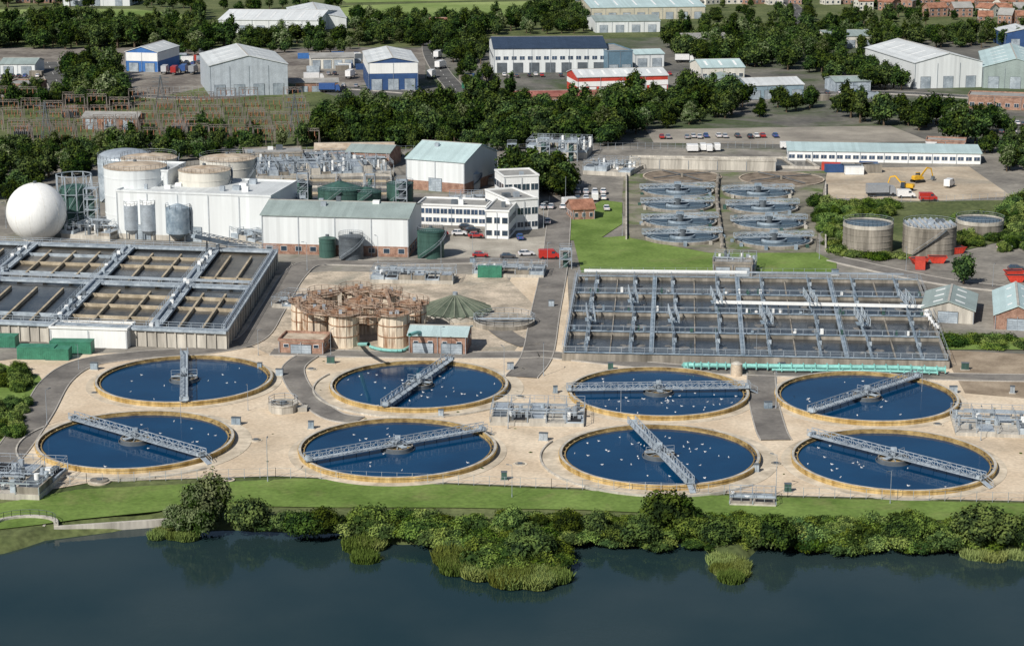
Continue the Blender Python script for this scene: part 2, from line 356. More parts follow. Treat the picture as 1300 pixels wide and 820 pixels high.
# ------------------------------------------------------------------ clarifiers
gv=B('x')
gv.dome(0,0,.02,.22,.16,GULLW,8,3); gv.parts['body'][0][:]=[(x*1.5,y,z) for x,y,z in gv.parts['body'][0]]
gv.hexa([(-.5,-.05,.08),(-.2,-.12,.08),(-.2,.12,.08),(-.5,.05,.08)],[(-.5,-.04,.12),(-.2,-.1,.16),(-.2,.1,.16),(-.5,.04,.12)],GULLG)
gv.hexa([(-.3,-.2,.1),(.15,-.2,.1),(.15,.2,.1),(-.3,.2,.1)],[(-.28,-.12,.21),(.1,-.12,.22),(.1,.12,.22),(-.28,.12,.21)],GULLG)
gv.dome(.33,0,.24,.1,.1,GULLW,8,3,True); gv.beam((.25,0,.12),(.32,0,.24),.11,GULLW); gv.beam((.4,0,.24),(.52,0,.22),.04,YEL)
gull=proto(gv)
def clarifier(u,v,e0,e1,ring_ext=False,ng=14):
    c=P(u,v,1.0); R0=17.9; b=B('circular_clarifier_tank',loc=(c.x,c.y,0))
    b.part('paving'); b.ring(0,0,R0,R0+(3.2 if ring_ext else 1.8),0,.207,PAVE,96,KERB)
    if ring_ext: b.ring(0,0,R0+3.2,R0+3.5,0,.5,CONC,96,a0=math.pi*.85,a1=math.pi*1.75)
    b.part('wall'); b.ring(0,0,R0-.5,R0,0,1.15,CONC,96,OCHRE,WEIR); b.ring(0,0,R0,R0+.12,.85,1.05,OCHRE,96)
    b.part('weir'); b.ring(0,0,R0-1.15,R0-.95,.2,.82,WEIR,96); b.disc(0,0,R0-.45,.52,TANKW)
    for i in range(48):
        a=2*math.pi*i/48; b.beam(((R0-1.1)*math.cos(a),(R0-1.1)*math.sin(a),.74),((R0-.5)*math.cos(a),(R0-.5)*math.sin(a),.74),.12,WEIR)
    b.part('centre_drum')
    b.ring(0,0,2.5,2.75,.2,1.25,CONCD,32,STEELD); b.cyl(0,0,.2,1.7,.9,STEELD,16); b.disc(0,0,2.5,.95,WEIR,32)
    b.ring(0,0,3.0,3.1,.5,.75,STEELD,32)
    for i in range(8):
        a=math.pi*i/4; b.beam((.8*math.cos(a),.8*math.sin(a),1.15),(2.6*math.cos(a),2.6*math.sin(a),1.15),.14,STEEL)
    b.cyl(0,0,1.7,2.9,.45,STEEL,12)
    b.box(-.5,.5,-.35,.35,2.2,3.1,STEELB)
    b.part('bridge')
    p=P(*e0,1.6);q=P(*e1,1.6); a=math.atan2(q.y-p.y,q.x-p.x); d=Vector((math.cos(a),math.sin(a),0)); n=Vector((-d.y,d.x,0))
    Lh=R0+.4; z=Vector((0,0,1.5))
    b.beam(d*-Lh+z,d*Lh+z,1.3,STEELB,.12)
    for sgn in (1,-1):
        b.truss(d*-Lh+n*sgn*.72+z,d*Lh+n*sgn*.72+z,1.15,STEEL,.12,1.45)
    for e in (-1,1):
        cc=d*e*(R0-.2); b.box(cc.x-.5,cc.x+.5,cc.y-.5,cc.y+.5,1.153,1.44,STEELD); b.beam(cc+n*.9+Vector((0,0,1.8)),cc-n*.9+Vector((0,0,1.8)),.6,STEELB)
        for k in range(1,6):
            pp=d*e*(3+2.6*k); b.beam(pp+z,pp+n*.4+Vector((0,0,.5)),.09,STEELD)
    b.beam(n*2.6+z,n*-2.6+z,1.0,STEELB,.1); b.rail([tuple(n*2.6+d*.5+z),tuple(n*-2.6+d*.5+z)],STEEL); 
    b.part('steps')
    b.beam(d*(R0)+Vector((0,0,1.3)),d*(R0+2.0)+Vector((0,0,.25)),1.0,STEEL,.15); b.rail([tuple(d*R0+n*.5+Vector((0,0,1.3))),tuple(d*(R0+2)+n*.5+Vector((0,0,.25)))],STEEL)
    b.make()
    e=empty('seagull_flock'); e.location=(c.x,c.y,0)
    fx,fy=U(-5,5),U(-5,5)
    for i in range(ng):
        if R()<.5: x,y=random.gauss(fx,5),random.gauss(fy,5)
        else:
            r=math.sqrt(R())*15.5; t=U(0,6.28); x,y=r*math.cos(t),r*math.sin(t)
        if x*x+y*y>250: continue
        inst('seagull',gull,(x,y,.5),U(0,6.28),U(.5,.68),e)
    return c
CL=[clarifier(234,480,(237,503),(237,449),False,18),clarifier(532,487,(492,510),(575,452),True,34),clarifier(836,496,(722,489),(945,486),False,46),clarifier(1100,502,(1027,521),(1172,473),False,14),
clarifier(172,557,(97,525),(263,572),True,10),clarifier(505,567,(390,577),(610,539),False,14),clarifier(837,576,(805,533),(875,605),True,44),clarifier(1134,582,(1030,547),(1250,603),False,20)]

# ------------------------------------------------------------------ quad-mapped basins
def qmap(fl,fr,br,bl,z):
    A,Bq,C,D=[P(*p,z) for p in (fl,fr,br,bl)]
    def f(s,t,zz):
        p=A*(1-s)*(1-t)+Bq*s*(1-t)+C*s*t+D*(1-s)*t; return Vector((p.x,p.y,zz))
    f.W=(Bq-A).length; f.D=(D-A).length; return f
def qbox(b,f,s0,s1,t0,t1,z0,z1,mat):
    c=[(s0,t0),(s1,t0),(s1,t1),(s0,t1)]; b.hexa([f(s,t,z0) for s,t in c],[f(s,t,z1) for s,t in c],mat)
f=qmap((-206,400),(285,421),(350,319),(-75,306),4.0)
b=B('aeration_basin'); W_,D_=f.W,f.D
b.part('liquor')
secs=[0,.28,.57,.82,1.0]; rows=[0,.5,1.0]
k=0
for i in range(4):
    for j in range(2):
        k+=1; qbox(b,f,secs[i],secs[i+1],rows[j]+.001,rows[j+1],.2,3.2-.002*k,BASW if (i+j)%2 else BASW2)
b.part('outer_walls')
tw=.5/W_; td=.5/D_
qbox(b,f,-tw,1+tw,-td,0,0,4,CONC); qbox(b,f,-tw,1+tw,1,1+td,0,4,CONC); qbox(b,f,-tw,0,0,1,0,4,CONC); qbox(b,f,1,1+tw,0,1,0,4,CONC)
for i in range(40):
    s=i/40; qbox(b,f,s,s+tw*.8,-td*1.6,-td,0,3.9,CONC)
for i in range(22):
    t=i/22; qbox(b,f,1+tw,1+tw*1.7,t,t+td*.8,0,3.9,CONC)
b.part('walkways')
for s in secs:
    w2=1.5/W_ if 0<s<1 else .7/W_
    qbox(b,f,s-w2,s+w2,0,1,3.7,4.25,STEELB)
for j,t in enumerate(rows): 
    w2=1.1/D_; qbox(b,f,-tw,1+tw,t-w2,t+w2,3.72,4.3,STEELB)
b.part('dividing_walls')
for i in range(4):
    n=3 if i<2 else 2
    wd=secs[i+1]-secs[i]
    for m in range(1,n+1):
        s=secs[i]+wd*m/(n+1); 
        for j in range(2): qbox(b,f,s-.25/W_,s+.25/W_,rows[j],rows[j+1]-.08,3,4.0,TANW)
    for t in (.12,.25,.37,.62,.75,.87):
        if (i+int(t*8))%3==0: continue
        qbox(b,f,secs[i]+.001,secs[i+1],t-.18/D_,t+.18/D_,3,3.95,TANW if R()<.7 else STEELB)
b.part('handrails')
for s in secs:
    for e in (-1.45,1.45):
        if s in(0,1): e*=.45
        b.rail([f(s+e/W_,0,4.25),f(s+e/W_,1,4.25)],STEEL,1.1,2.5,.08)
for t in rows:
    for e in (-1.05,1.05): b.rail([f(0,t+e/D_,4.3),f(1,t+e/D_,4.3)],STEEL,1.1,2.5,.08)
b.part('pipework')
for s in secs[1:]:
    b.beam(f(s-.4/W_,.02,4.6),f(s-.4/W_,.98,4.6),.45,STEEL)
b.beam(f(.0,.53,4.9),f(.99,.53,4.9),.5,STEEL)
for i in range(60):
    s,t=R(),R(); s=random.choice(secs[1:4])+U(-1,1)/W_
    p=f(s,t,4.25); b.box(p.x-.4,p.x+.4,p.y-.5,p.y+.5,4.25,4.25+U(.7,1.4),random.choice([STEELB,STEELD,WHITEP]))
b.make()

f=qmap((716,449),(1203,459),(1165,357),(733,352),1.6)
b=B('activated_sludge_tank'); W_,D_=f.W,f.D
b.part('liquor'); qbox(b,f,0,1,0,1,0,1.0,BASW)
b.part('outer_walls'); tw=.4/W_; td=.4/D_
qbox(b,f,-tw,1+tw,-td,0,0,1.7,CONCD); qbox(b,f,-tw,1+tw,1,1+td,0,1.7,CONCD); qbox(b,f,-tw,0,0,1,0,1.7,CONCD); qbox(b,f,1,1+tw,0,1,0,1.7,CONCD)
rws=[0,.25,.5,.75,1]; cls=[0,.12,.23,.345,.47,.61,.74,.87,1]
b.part('walls')
for t in rws: qbox(b,f,0,1,t-.18/D_,t+.18/D_,.5,1.75,CONCD)
for s in cls: qbox(b,f,s-.12/W_,s+.12/W_,0,1,.5,1.4,CONCD)
b.part('walkways')
for t in rws: qbox(b,f,0,1,t-.4/D_,t+.4/D_,2.0,2.12,STEELX)
for s in (.23,.47,.74): qbox(b,f,s-.45/W_,s+.45/W_,0,1,2.13,2.25,STEELX)
b.part('handrails')
for t in rws:
    for e in (-.4,.4): b.rail([f(0,t+e/D_,2.1),f(1,t+e/D_,2.1)],STEEL,1.1,2.4,.06,mid=(t in(0,1)))
for s in (0,.23,.47,.74,1):
    for e in (-.45,.45): b.rail([f(s+e/W_,0,2.2),f(s+e/W_,1,2.2)],STEEL,1.1,2.8,.055,mid=False)
b.part('aerators')
for t in (.125,.375,.625,.875):
    for i in range(8):
        s=(cls[i]+cls[i+1])/2+U(-.006,.006); p=f(s,t,1)
        for kk in range(9):
            a=U(0,6.28); q=U(0,2.8); b.cyl(p.x+q*math.cos(a),p.y+q*math.sin(a),.97+kk*.004,1.03+kk*.004,U(.4,1.2),FROTH,11,.3)
        b.beam(f(s,t-.125,2.2),f(s,t+.125,2.2),.6,STEELX,.15)
        b.rail([f(s-.4/W_,t-.12,2.25),f(s-.4/W_,t+.12,2.25)],STEELX,1.1,2.5,.07)
        b.box(p.x-.45,p.x+.45,p.y-.45,p.y+.45,2.28,3.2,STEELB); b.cyl(p.x,p.y,3.2,4.0,.32,STEELD,10)
        if t in(.375,.625) and (i+int(t*2))%2==0:
            for o in (-.8,.8): b.truss(p+Vector((o,-6,2.3)),p+Vector((o,6,2.3)),1.5,STEELB,.15,1.8)
            b.box(p.x-1.2,p.x+1.2,p.y-1.4,p.y+1.4,2.3,2.45,STEELX); b.rail([(p.x-1.6,p.y-1,3.8),(p.x+1.6,p.y-1,3.8)],STEEL,.9,1)
for i in range(70):
    p=f(R(),random.choice(rws[1:4])+U(-.3,.3)/D_,2.12); s=U(.15,.35); b.box(p.x-s,p.x+s,p.y-s,p.y+s,2.26,2.2+U(.5,1.3),random.choice([STEELD,STEELX,WHITEP,GREEND]))
b.part('walkway_posts')
for t in rws:
    for i in range(30): p=f(i/29,t,1); b.beam(p,p+Vector((0,0,1.1)),.18,STEELD)
b.part('pipes')
b.beam(f(.4,.58,3.2),f(1,.56,3.2),.65,WHITEP); b.beam(f(.02,1.0,3.3),f(.5,1.0,3.3),.7,WHITEP); b.beam(f(0,.02,2.9),f(0,.98,2.9),.4,STEEL)
b.beam(f(.5,1.02,3.0),f(.96,1.02,3.0),.4,STEEL)
for i in range(10):
    p=f(.4+.06*i,.58,1.2); b.beam(p,p+Vector((0,0,2)),.2,STEELD)
b.make()
def pipe(name,pts,d,mat,supports=True,fl=True):
    b=B(name); c=smoothline([Vector(p) for p in pts],4)
    n=10
    for a,q in zip(c[:-1],c[1:]):
        dd=(q-a).normalized(); up=Vector((0,0,1)) if abs(dd.z)<.9 else Vector((0,1,0)); x=dd.cross(up).normalized(); y=x.cross(dd)
        vs=[a+x*d/2*math.cos(6.283*i/n)+y*d/2*math.sin(6.283*i/n) for i in range(n)]+[q+x*d/2*math.cos(6.283*i/n)+y*d/2*math.sin(6.283*i/n) for i in range(n)]
        b.add(vs,[[i,(i+1)%n,(i+1)%n+n,i+n] for i in range(n)],mat,True)
        if supports and a.z>.8: b.beam((a.x,a.y,0),(a.x,a.y,a.z-d/2+.02),.25,CONCD); b.beam(a-dd*.12,a+dd*.12,d*1.25,mat)
    b.make()
pipe('teal_pipeline',[P(1200,469,1.2)]+[P(u,463.5+(u-875)*.012,1.3) for u in (1140,1080,1020,960,910,875)]+[P(868,464,.3)],1.0,TEAL)
pipe('teal_pipeline',[P(1190,473,.9)]+[P(u,468+(u-875)*.012,.9) for u in (1130,1050,980)],.5,TEAL)
pipe('teal_pipeline',[P(458,437,.5),P(456,437,3),P(462,437,5),P(468,437,6.5)],.8,TEAL,False)
pipe('teal_pipeline',[P(538,428,.5),P(538,424,3),P(530,422,5),P(520,425,5.5)],.8,TEAL,False)
pipe('teal_pipeline',[P(470,440,.6),P(485,444,.7),P(510,445,.7),P(520,440,.7)],.7,TEAL,False)
pipe('sludge_pipe',[P(1190,415,2.5),P(1178,400,2.5),P(1175,380,2.5)],.6,WHITEP)

# ------------------------------------------------------------------ buildings
def building(name,fl,fr,depth,h,roof='flat',rise=2,wall=WHITE,roofm=ROOFW,base=0,basem=BRICK,wins=(),doors=0,winm=GLASS,sky=0,band=None,sidew=True,vents=0,dh=4,dm=STEELB):
    a=P(*fl);c=P(*fr); L=(c-a).length; rot=math.atan2(c.y-a.y,c.x-a.x); D=depth
    b=B(name,loc=(a.x,a.y,0),rot=rot)
    b.part('walls'); b.box(0,L,0,D,base,h,wall)
    if base: b.box(-.05,L+.05,-.05,D+.05,0,base,basem)
    o=.35;th=.28
    if band: b.box(-.04,L+.04,-.04,D+.04,h*band[0],h*band[1],band[2])
    b.part('roof')
    if roof=='flat':
        b.box(-.1,L+.1,-.1,D+.1,h,h+.12,roofm)
        for x0,x1,y0,y1 in ((-.15,L+.15,-.15,.15),(-.15,L+.15,D-.15,D+.15),(-.15,.15,.15,D-.15),(L-.15,L+.15,.15,D-.15)): b.box(x0,x1,y0,y1,h+.121,h+.6,wall)
    elif roof=='gable_y':
        b.extr([(-o,h),(L/2,h+rise),(L+o,h),(L+o,h+th),(L/2,h+rise+th),(-o,h+th)],'y',-o,D+o,roofm)
        b.part('walls'); b.extr([(0,h),(L,h),(L/2,h+rise-.01)],'y',.0,D,wall)
        b.part('roof'); b.beam((L/2,-o,h+rise+th),(L/2,D+o,h+rise+th),.5,KERB,.12)
    elif roof=='gable_x':
        b.extr([(-o,h),(D/2,h+rise),(D+o,h),(D+o,h+th),(D/2,h+rise+th),(-o,h+th)],'x',-o,L+o,roofm)
        b.part('walls'); b.extr([(0,h),(D,h),(D/2,h+rise-.01)],'x',.0,L,wall)
        b.part('roof'); b.beam((-o,D/2,h+rise+th),(L+o,D/2,h+rise+th),.5,KERB,.12)
    elif roof=='mono':
        b.extr([(-o,h),(D+o,h+rise),(D+o,h+rise+th),(-o,h+th)],'x',-o,L+o,roofm)
        b.part('walls'); b.extr([(0,h),(D,h),(D,h+rise-.01)],'x',0,L,wall)
    if sky:
        b.part('rooflights')
        for i in range(sky):
            if roof=='gable_x':
                x=L*(i+.5)/sky; y0,y1=D*.12,D*.38; z0=h+rise*.24+th; z1=h+rise*.76+th
                b.hexa([(x-.5,y0,z0),(x+.5,y0,z0),(x+.5,y1,z1),(x-.5,y1,z1)],[(x-.5,y0,z0+.07),(x+.5,y0,z0+.07),(x+.5,y1,z1+.07),(x-.5,y1,z1+.07)],WHITEP)
            elif roof=='gable_y':
                y=D*(i+.5)/sky
                for x0,x1,za,zb in ((L*.12,L*.38,.24,.76),(L*.62,L*.88,.76,.24)):
                    b.hexa([(x0,y-.5,h+rise*za+th),(x1,y-.5,h+rise*zb+th),(x1,y+.5,h+rise*zb+th),(x0,y+.5,h+rise*za+th)],[(x0,y-.5,h+rise*za+th+.07),(x1,y-.5,h+rise*zb+th+.07),(x1,y+.5,h+rise*zb+th+.07),(x0,y+.5,h+rise*za+th+.07)],WHITEP)
    if wins:
        b.part('windows')
        for z0,z1,n,wf in wins:
            for i in range(n):
                x=L*(i+.5)/n; w=L/n*wf/2
                b.box(x-w-.08,x+w+.08,-.09,-.02,z0-.08,z1+.08,FRAME); b.box(x-w,x+w,-.13,-.095,z0,z1,winm)
                k=max(0,int(2*w/1.6))
                for j in range(1,k+1): xx=x-w+2*w*j/(k+1); b.box(xx-.04,xx+.04,-.16,-.132,z0,z1,FRAME)
            if sidew:
                m=max(1,int(n*D/L))
                for i in range(m):
                    y=D*(i+.5)/m; w=D/m*wf/2
                    for x0,x1,x2,x3 in ((-.09,-.02,-.13,-.095),(L+.02,L+.09,L+.095,L+.13)):
                        b.box(x0,x1,y-w-.08,y+w+.08,z0-.08,z1+.08,FRAME); b.box(x2,x3,y-w,y+w,z0,z1,winm)
    if doors:
        b.part('doors')
        for i in range(doors):
            x=L*(i+.5)/doors; w=min(2.2,L/doors*.35)
            b.box(x-w-.1,x+w+.1,-.17,-.1,0.01,dh+.15,STEELD); b.box(x-w,x+w,-.22,-.175,.02,dh,dm)
            for j in range(1,int(dh*2)): b.box(x-w,x+w,-.235,-.222,j*.5,j*.5+.05,STEELD)
    if vents:
        b.part('roof_units')
        for i in range(vents):
            x=U(.1,.9)*L; y=U(.15,.85)*D
            zz=h+(.12 if roof in('flat',) else rise*(1-abs(2*(x/L if roof=='gable_y' else y/D)-1)) if roof!='mono' else rise*y/D)
            s=U(.4,1.1); b.box(x-s,x+s,y-s*.8,y+s*.8,zz,zz+U(.8,1.6),random.choice([STEEL,WHITEP,STEELD]))
    b.part('downpipes')
    n=max(2,int(L/8))
    for i in range(n+1):
        x=.15+(L-.3)*i/n; b.box(x-.06,x+.06,-.3,-.24,.1,h-.02,STEEL)
    return b.make()

building('process_building',(150,303),(345,311),24,13,'flat',wall=WHITE,roofm=ROOFW,vents=12,base=1.5,basem=CONC,doors=3)
building('process_building_tower',(142,292),(216,295),14,17,'flat',wall=WHITE,roofm=ROOFW,vents=3)
building('sludge_hall',(333,322),(519,327),20,10.3,'gable_x',2.2,wall=WHITE,roofm=ROOFG,base=2.8,wins=((1.0,2.2,10,.4),),doors=0,vents=4)
building('press_house',(516,240),(590,246),24,9.5,'gable_x',4,wall=WHITE,roofm=ROOFT,base=3.0,doors=1,vents=1)
building('office_building',(616,303),(646,304),20,7.5,'flat',wall=WHITEP,roofm=ROOFF,wins=((1,2.4,3,.7),(4.4,6,3,.7)),vents=2)
building('office_building',(647,294),(683,291),18,8.5,'flat',wall=WHITEP,roofm=ROOFF,wins=((1,2.4,4,.8),(4.6,6.4,4,.8)),vents=2)
building('office_building',(640,266),(684,264),12,9.5,'flat',wall=WHITEP,roofm=ROOFF,wins=((1,2.4,4,.8),(5.6,7.4,4,.8)),vents=1)
building('laboratory_block',(530,285),(617,288),11,5.5,'flat',wall=WHITEP,roofm=ROOFF,wins=((1,2.2,9,.8),(3.4,4.8,9,.85)),winm=GLASSB,vents=3)
building('brick_house',(727,280),(755,279),9,3,'gable_x',2.2,wall=BRICK,roofm=TILE,wins=((1,2.1,3,.4),))
building('brick_pump_house',(354,449),(411,451),7,2.8,'flat',wall=BRICK,roofm=TANTOP,wins=((1.6,2.2,3,.3),),doors=1,dh=2.1)
building('brick_pump_house',(519,449),(592,451),9,4,'gable_x',1.1,wall=BRICK,roofm=ROOFT,wins=((2.2,2.9,4,.3),),doors=2,dh=2.4)
building('works_shed',(1170,408),(1236,412),17,3.0,'gable_y',2.0,wall=CONC,roofm=ROOFG,doors=1,sky=3,dh=2.6)
building('works_shed',(1262,418),(1320,421),24,3.2,'gable_y',2.4,wall=BRICK,roofm=ROOFT,doors=1,sky=3,dh=2.6)
building('control_kiosk',(905,350),(955,351),6,3,'flat',wall=CONCD,roofm=ROOFF,doors=2,dh=2.2)
building('switch_room',(1175,190),(1225,192),8,3,'flat',wall=BRICK,roofm=ROOFF,doors=2,dh=2.2)
building('thickener_house',(440,212),(495,214),14,5,'gable_x',1.5,wall=BRICK,roofm=ROOFG,doors=2)
building('screen_house',(310,216),(385,214),12,5,'flat',wall=CONCD,roofm=ROOFF,doors=3,vents=3)
building('screen_house',(400,206),(500,205),10,4,'gable_x',1.5,wall=BRICK,roofm=TANTOP,wins=((1.5,2.8,8,.5),))
building('blower_house',(1000,205),(1245,209),12,3.6,'mono',1.0,wall=WHITEP,roofm=ROOFT,wins=((1.2,2.4,24,.7),),winm=GLASSB)
building('low_wall_store',(800,214),(985,218),4,3.2,'flat',wall=CONC,roofm=CONC)
building('blue_warehouse',(160,91),(201,92),28,9,'gable_y',2.5,wall=BLUEC,roofm=ROOFW,doors=2,band=(.55,.98,WHITEP),sky=3)
building('grey_warehouse',(267,124),(366,121),48,13,'gable_y',4,wall=M('grey_cladding',(.42,.47,.52),.55,var=.08,strip=1.1),roofm=ROOFW,doors=4,dh=5,sky=4)
building('blue_warehouse',(468,116),(531,115),45,12,'gable_y',2.2,wall=NAVY,roofm=ROOFW,doors=3,band=(.62,.99,WHITEP),sky=4,dh=5)
building('solar_roof_warehouse',(627,93),(770,92),44,11,'gable_x',3.2,wall=WHITE,roofm=ROOFD,wins=((6,7.6,14,.6),),doors=7,dm=STEELD,dh=4.5,winm=GLASSB)
building('blue_grey_workshop',(771,94),(803,93),30,10,'flat',wall=M('slate_cladding',(.12,.2,.27),.5,var=.1),roofm=ROOFF,doors=2)
building('small_warehouse',(806,86),(843,85),16,6,'gable_x',1.5,wall=WHITE,roofm=ROOFT,doors=2)
building('red_trade_unit',(733,120),(848,117),20,7,'gable_x',2.2,wall=REDR,roofm=ROOFW,base=0,band=(.45,.75,WHITEP),doors=9,dh=2.9,dm=WHITEP,sky=8)
building('red_roof_terrace',(622,134),(775,132),12,3.2,'gable_x',1.6,wall=BRICK,roofm=M('red_metal_roof',(.24,.08,.065),.7,c2=(.36,.15,.12),scale=.2,strip=3),wins=((1,2,12,.4),))
building('white_factory',(278,42),(405,43),60,7,'gable_x',3,wall=WHITE,roofm=WHITE,sky=7,doors=6)
building('white_factory',(370,38),(440,37),70,6,'gable_y',3,wall=WHITE,roofm=ROOFW,sky=5)
building('large_factory',(1160,113),(1246,111),62,11,'gable_y',4,wall=WHITE,roofm=ROOFW,sky=5,doors=3,dh=5)
building('large_factory',(1247,112),(1330,114),62,9,'gable_y',4,wall=ROOFG,roofm=ROOFT,sky=5,doors=3,dh=5)
building('warehouse',(1120,100),(1158,102),40,8,'gable_y',2.5,wall=WHITE,roofm=ROOFW,doors=2)
building('brick_unit',(1228,138),(1330,142),14,5,'flat',wall=BRICK,roofm=ROOFF,wins=((1.2,2.6,9,.5),))
building('warehouse',(950,128),(1020,126),20,6,'gable_x',2,wall=M('blue_grey_clad',(.25,.34,.40),.55,var=.1),roofm=ROOFW,doors=4)
building('warehouse',(890,104),(945,103),22,6,'gable_x',2.5,wall=CREAM,roofm=ROOFT,wins=((2,3.5,6,.5),),sky=3)
building('warehouse',(905,118),(948,117),14,5,'gable_y',2,wall=WHITE,roofm=ROOFG,doors=2)
building('warehouse',(750,26),(895,24),50,7,'gable_x',3,wall=M('cream_clad',(.5,.47,.38),.6,var=.1),roofm=ROOFT,doors=8,sky=6)
building('warehouse',(756,42),(838,41),30,6,'gable_x',2,wall=WHITE,roofm=ROOFG,doors=4)
building('warehouse',(1275,60),(1330,60),24,7,'gable_y',2.5,wall=NAVY,roofm=ROOFW,doors=2)
building('warehouse',(80,8),(165,8),30,6,'gable_x',3,wall=WHITE,roofm=TILE,doors=3)
building('brick_warehouse',(2,120),(40,121),16,4,'flat',wall=BRICK,roofm=ROOFF,doors=2)
building('substation_building',(105,165),(175,166),10,4.5,'gable_x',1.5,wall=BRICK,roofm=ROOFF,doors=3)
building('warehouse',(1050,62),(1110,61),24,6,'gable_x',2,wall=CREAM,roofm=ROOFG,doors=3)
building('warehouse',(545,44),(610,44),20,6,'gable_x',2,wall=BRICK,roofm=TILE,doors=3)
building('warehouse',(870,66),(925,65),20,6,'gable_x',2,wall=BRICK,roofm=ROOFF,doors=3)
building('warehouse',(395,88),(450,87),14,5,'gable_x',1.5,wall=CREAM,roofm=ROOFF,doors=4)
building('warehouse',(0,96),(45,96),18,5,'gable_x',1.8,wall=WHITE,roofm=ROOFG,doors=2)
building('warehouse',(375,118),(430,117),10,4,'gable_x',1.2,wall=BRICK,roofm=ROOFF,doors=3,dh=2.6)
building('warehouse',(1060,118),(1105,117),14,4.5,'gable_x',1.5,wall=STEELB,roofm=ROOFG,doors=3,dh=2.8)
for row,(v,u0,u1) in enumerate([(6,870,1300),(-4,860,1330),(14,1090,1310),(22,1180,1320),(32,1215,1320),(-13,700,1320),(4,20,70)]):
    u=u0
    while u<u1:
        w=U(17,24)
        if R()<.82: building('brick_house',(u,v+U(-1,1)),(u+w,v+U(-1,1)),U(8,10),U(4.8,5.6),random.choice(['gable_x','gable_x','gable_y']),U(2.6,3.6),wall=random.choice([BRICK,BRICK,CREAM]),roofm=random.choice([TILE,TILE,TILE,ROOFF]),wins=((1,2.2,3,.35),(3.4,4.5,3,.35)))
        u+=w+U(3,9)

# ------------------------------------------------------------------ tanks
def tank(name,u,v,r,h,wall=CREAM,top=TANTOP,roof='cone',rh=.8,rail=True,bands=3,stair=True,n=36,bandm=None):
    c=P(u,v); b=B(name,loc=(c.x,c.y,0))
    b.part('shell'); b.cyl(0,0,0,h,r,wall,n,cap=(roof=='open'),topmat=SMALLW)
    for i in range(bands): z=h*(i+1)/(bands+.5); b.ring(0,0,r-.01,r+.08,z,z+.18,bandm or wall,n)
    b.part('roof')
    if roof=='cone': b.cyl(0,0,h,h+rh,r+.15,top,n,r2=.5); b.cyl(0,0,h+rh,h+rh+.5,.5,STEELD,12)
    elif roof=='dome': b.dome(0,0,h,r,rh,top,n)
    elif roof=='flat': b.cyl(0,0,h,h+.2,r+.1,top,n); b.box(-.8,.8,-.8,.8,h+.2,h+1.2,STEEL); b.box(r*.3,r*.6,r*.2,r*.5,h+.2,h+.9,STEELD)
    elif roof=='open':
        b.ring(0,0,r-.35,r+.05,h-.8,h+.3,CONC,n)
    if rail: b.part('handrail'); b.rrail(0,0,h+.1,r,STEEL,n,1.1,.06)
    if stair:
        b.part('staircase'); m=int(h/.7)+1
        pr=None
        for i in range(m+1):
            a=-2.4+i*.8/r*1.0; z=h*i/m
            q=((r+.4)*math.cos(a),(r+.4)*math.sin(a),z)
            if pr: b.beam(pr,q,.6,STEELD,.08); b.beam((pr[0]*1.04,pr[1]*1.04,pr[2]+1),(q[0]*1.04,q[1]*1.04,q[2]+1),.06,STEEL)
            pr=q
    return b.make()
tank('sludge_digester',175,291,8.7,18,WHITE,TANTOP,'cone',1.2)
tank('sludge_digester',192,273,8.0,17,CREAM,TANTOP,'cone',1.2)
tank('sludge_digester',262,291,7.2,17,CREAM,TANTOP,'cone',1.2)
tank('sludge_digester',291,274,8.0,17,CREAM,TANTOP,'cone',1.2)
tank('gas_holder_tank',160,253,8.0,13,STEELB,STEEL,'dome',2.4)
def gasholder(u,v,r,h):
    c=P(u,v); b=B('gas_holder_frame',loc=(c.x,c.y,0))
    b.part('bell'); b.cyl(0,0,0,h*.75,r*.86,GREEND,28); b.dome(0,0,h*.75,r*.86,.9,GREEND,28)
    b.part('guide_frame')
    n=10;pp=[(r*math.cos(6.283*i/n),r*math.sin(6.283*i/n)) for i in range(n)]
    for i in range(n):
        x,y=pp[i];x2,y2=pp[(i+1)%n]; b.beam((x,y,0),(x,y,h),.28,STEEL)
        for z in (h*.33,h*.66,h): b.beam((x,y,z),(x2,y2,z),.2,STEEL)
        for k in range(3): b.beam((x,y,h*k/3),(x2,y2,h*(k+1)/3),.1,STEEL)
    b.make()
gasholder(97,288,5,15)
c=P(48,303); b=B('gas_storage_sphere',loc=(c.x,c.y,0)); b.part('sphere'); b.dome(0,0,7.4,8.1,8.1,WHITEP,48,16,True)
b.part('base_ring'); b.ring(0,0,3.4,4.2,0,1.1,CONC,40)
b.part('seams')
for k in range(6):
    a0=math.pi*k/6; pr=None
    for i in range(33):
        t=2*math.pi*i/32; q=(8.115*math.cos(t)*math.cos(a0),8.115*math.cos(t)*math.sin(a0),7.4+8.115*math.sin(t))
        if pr: b.beam(pr,q,.05,CREAM)
        pr=q
b.part('ladder'); b.rail([(8.3,0,0),(8.3,0,9)],STEEL); b.cyl(0,0,15.4,16,.5,STEELD,10)
b.make()
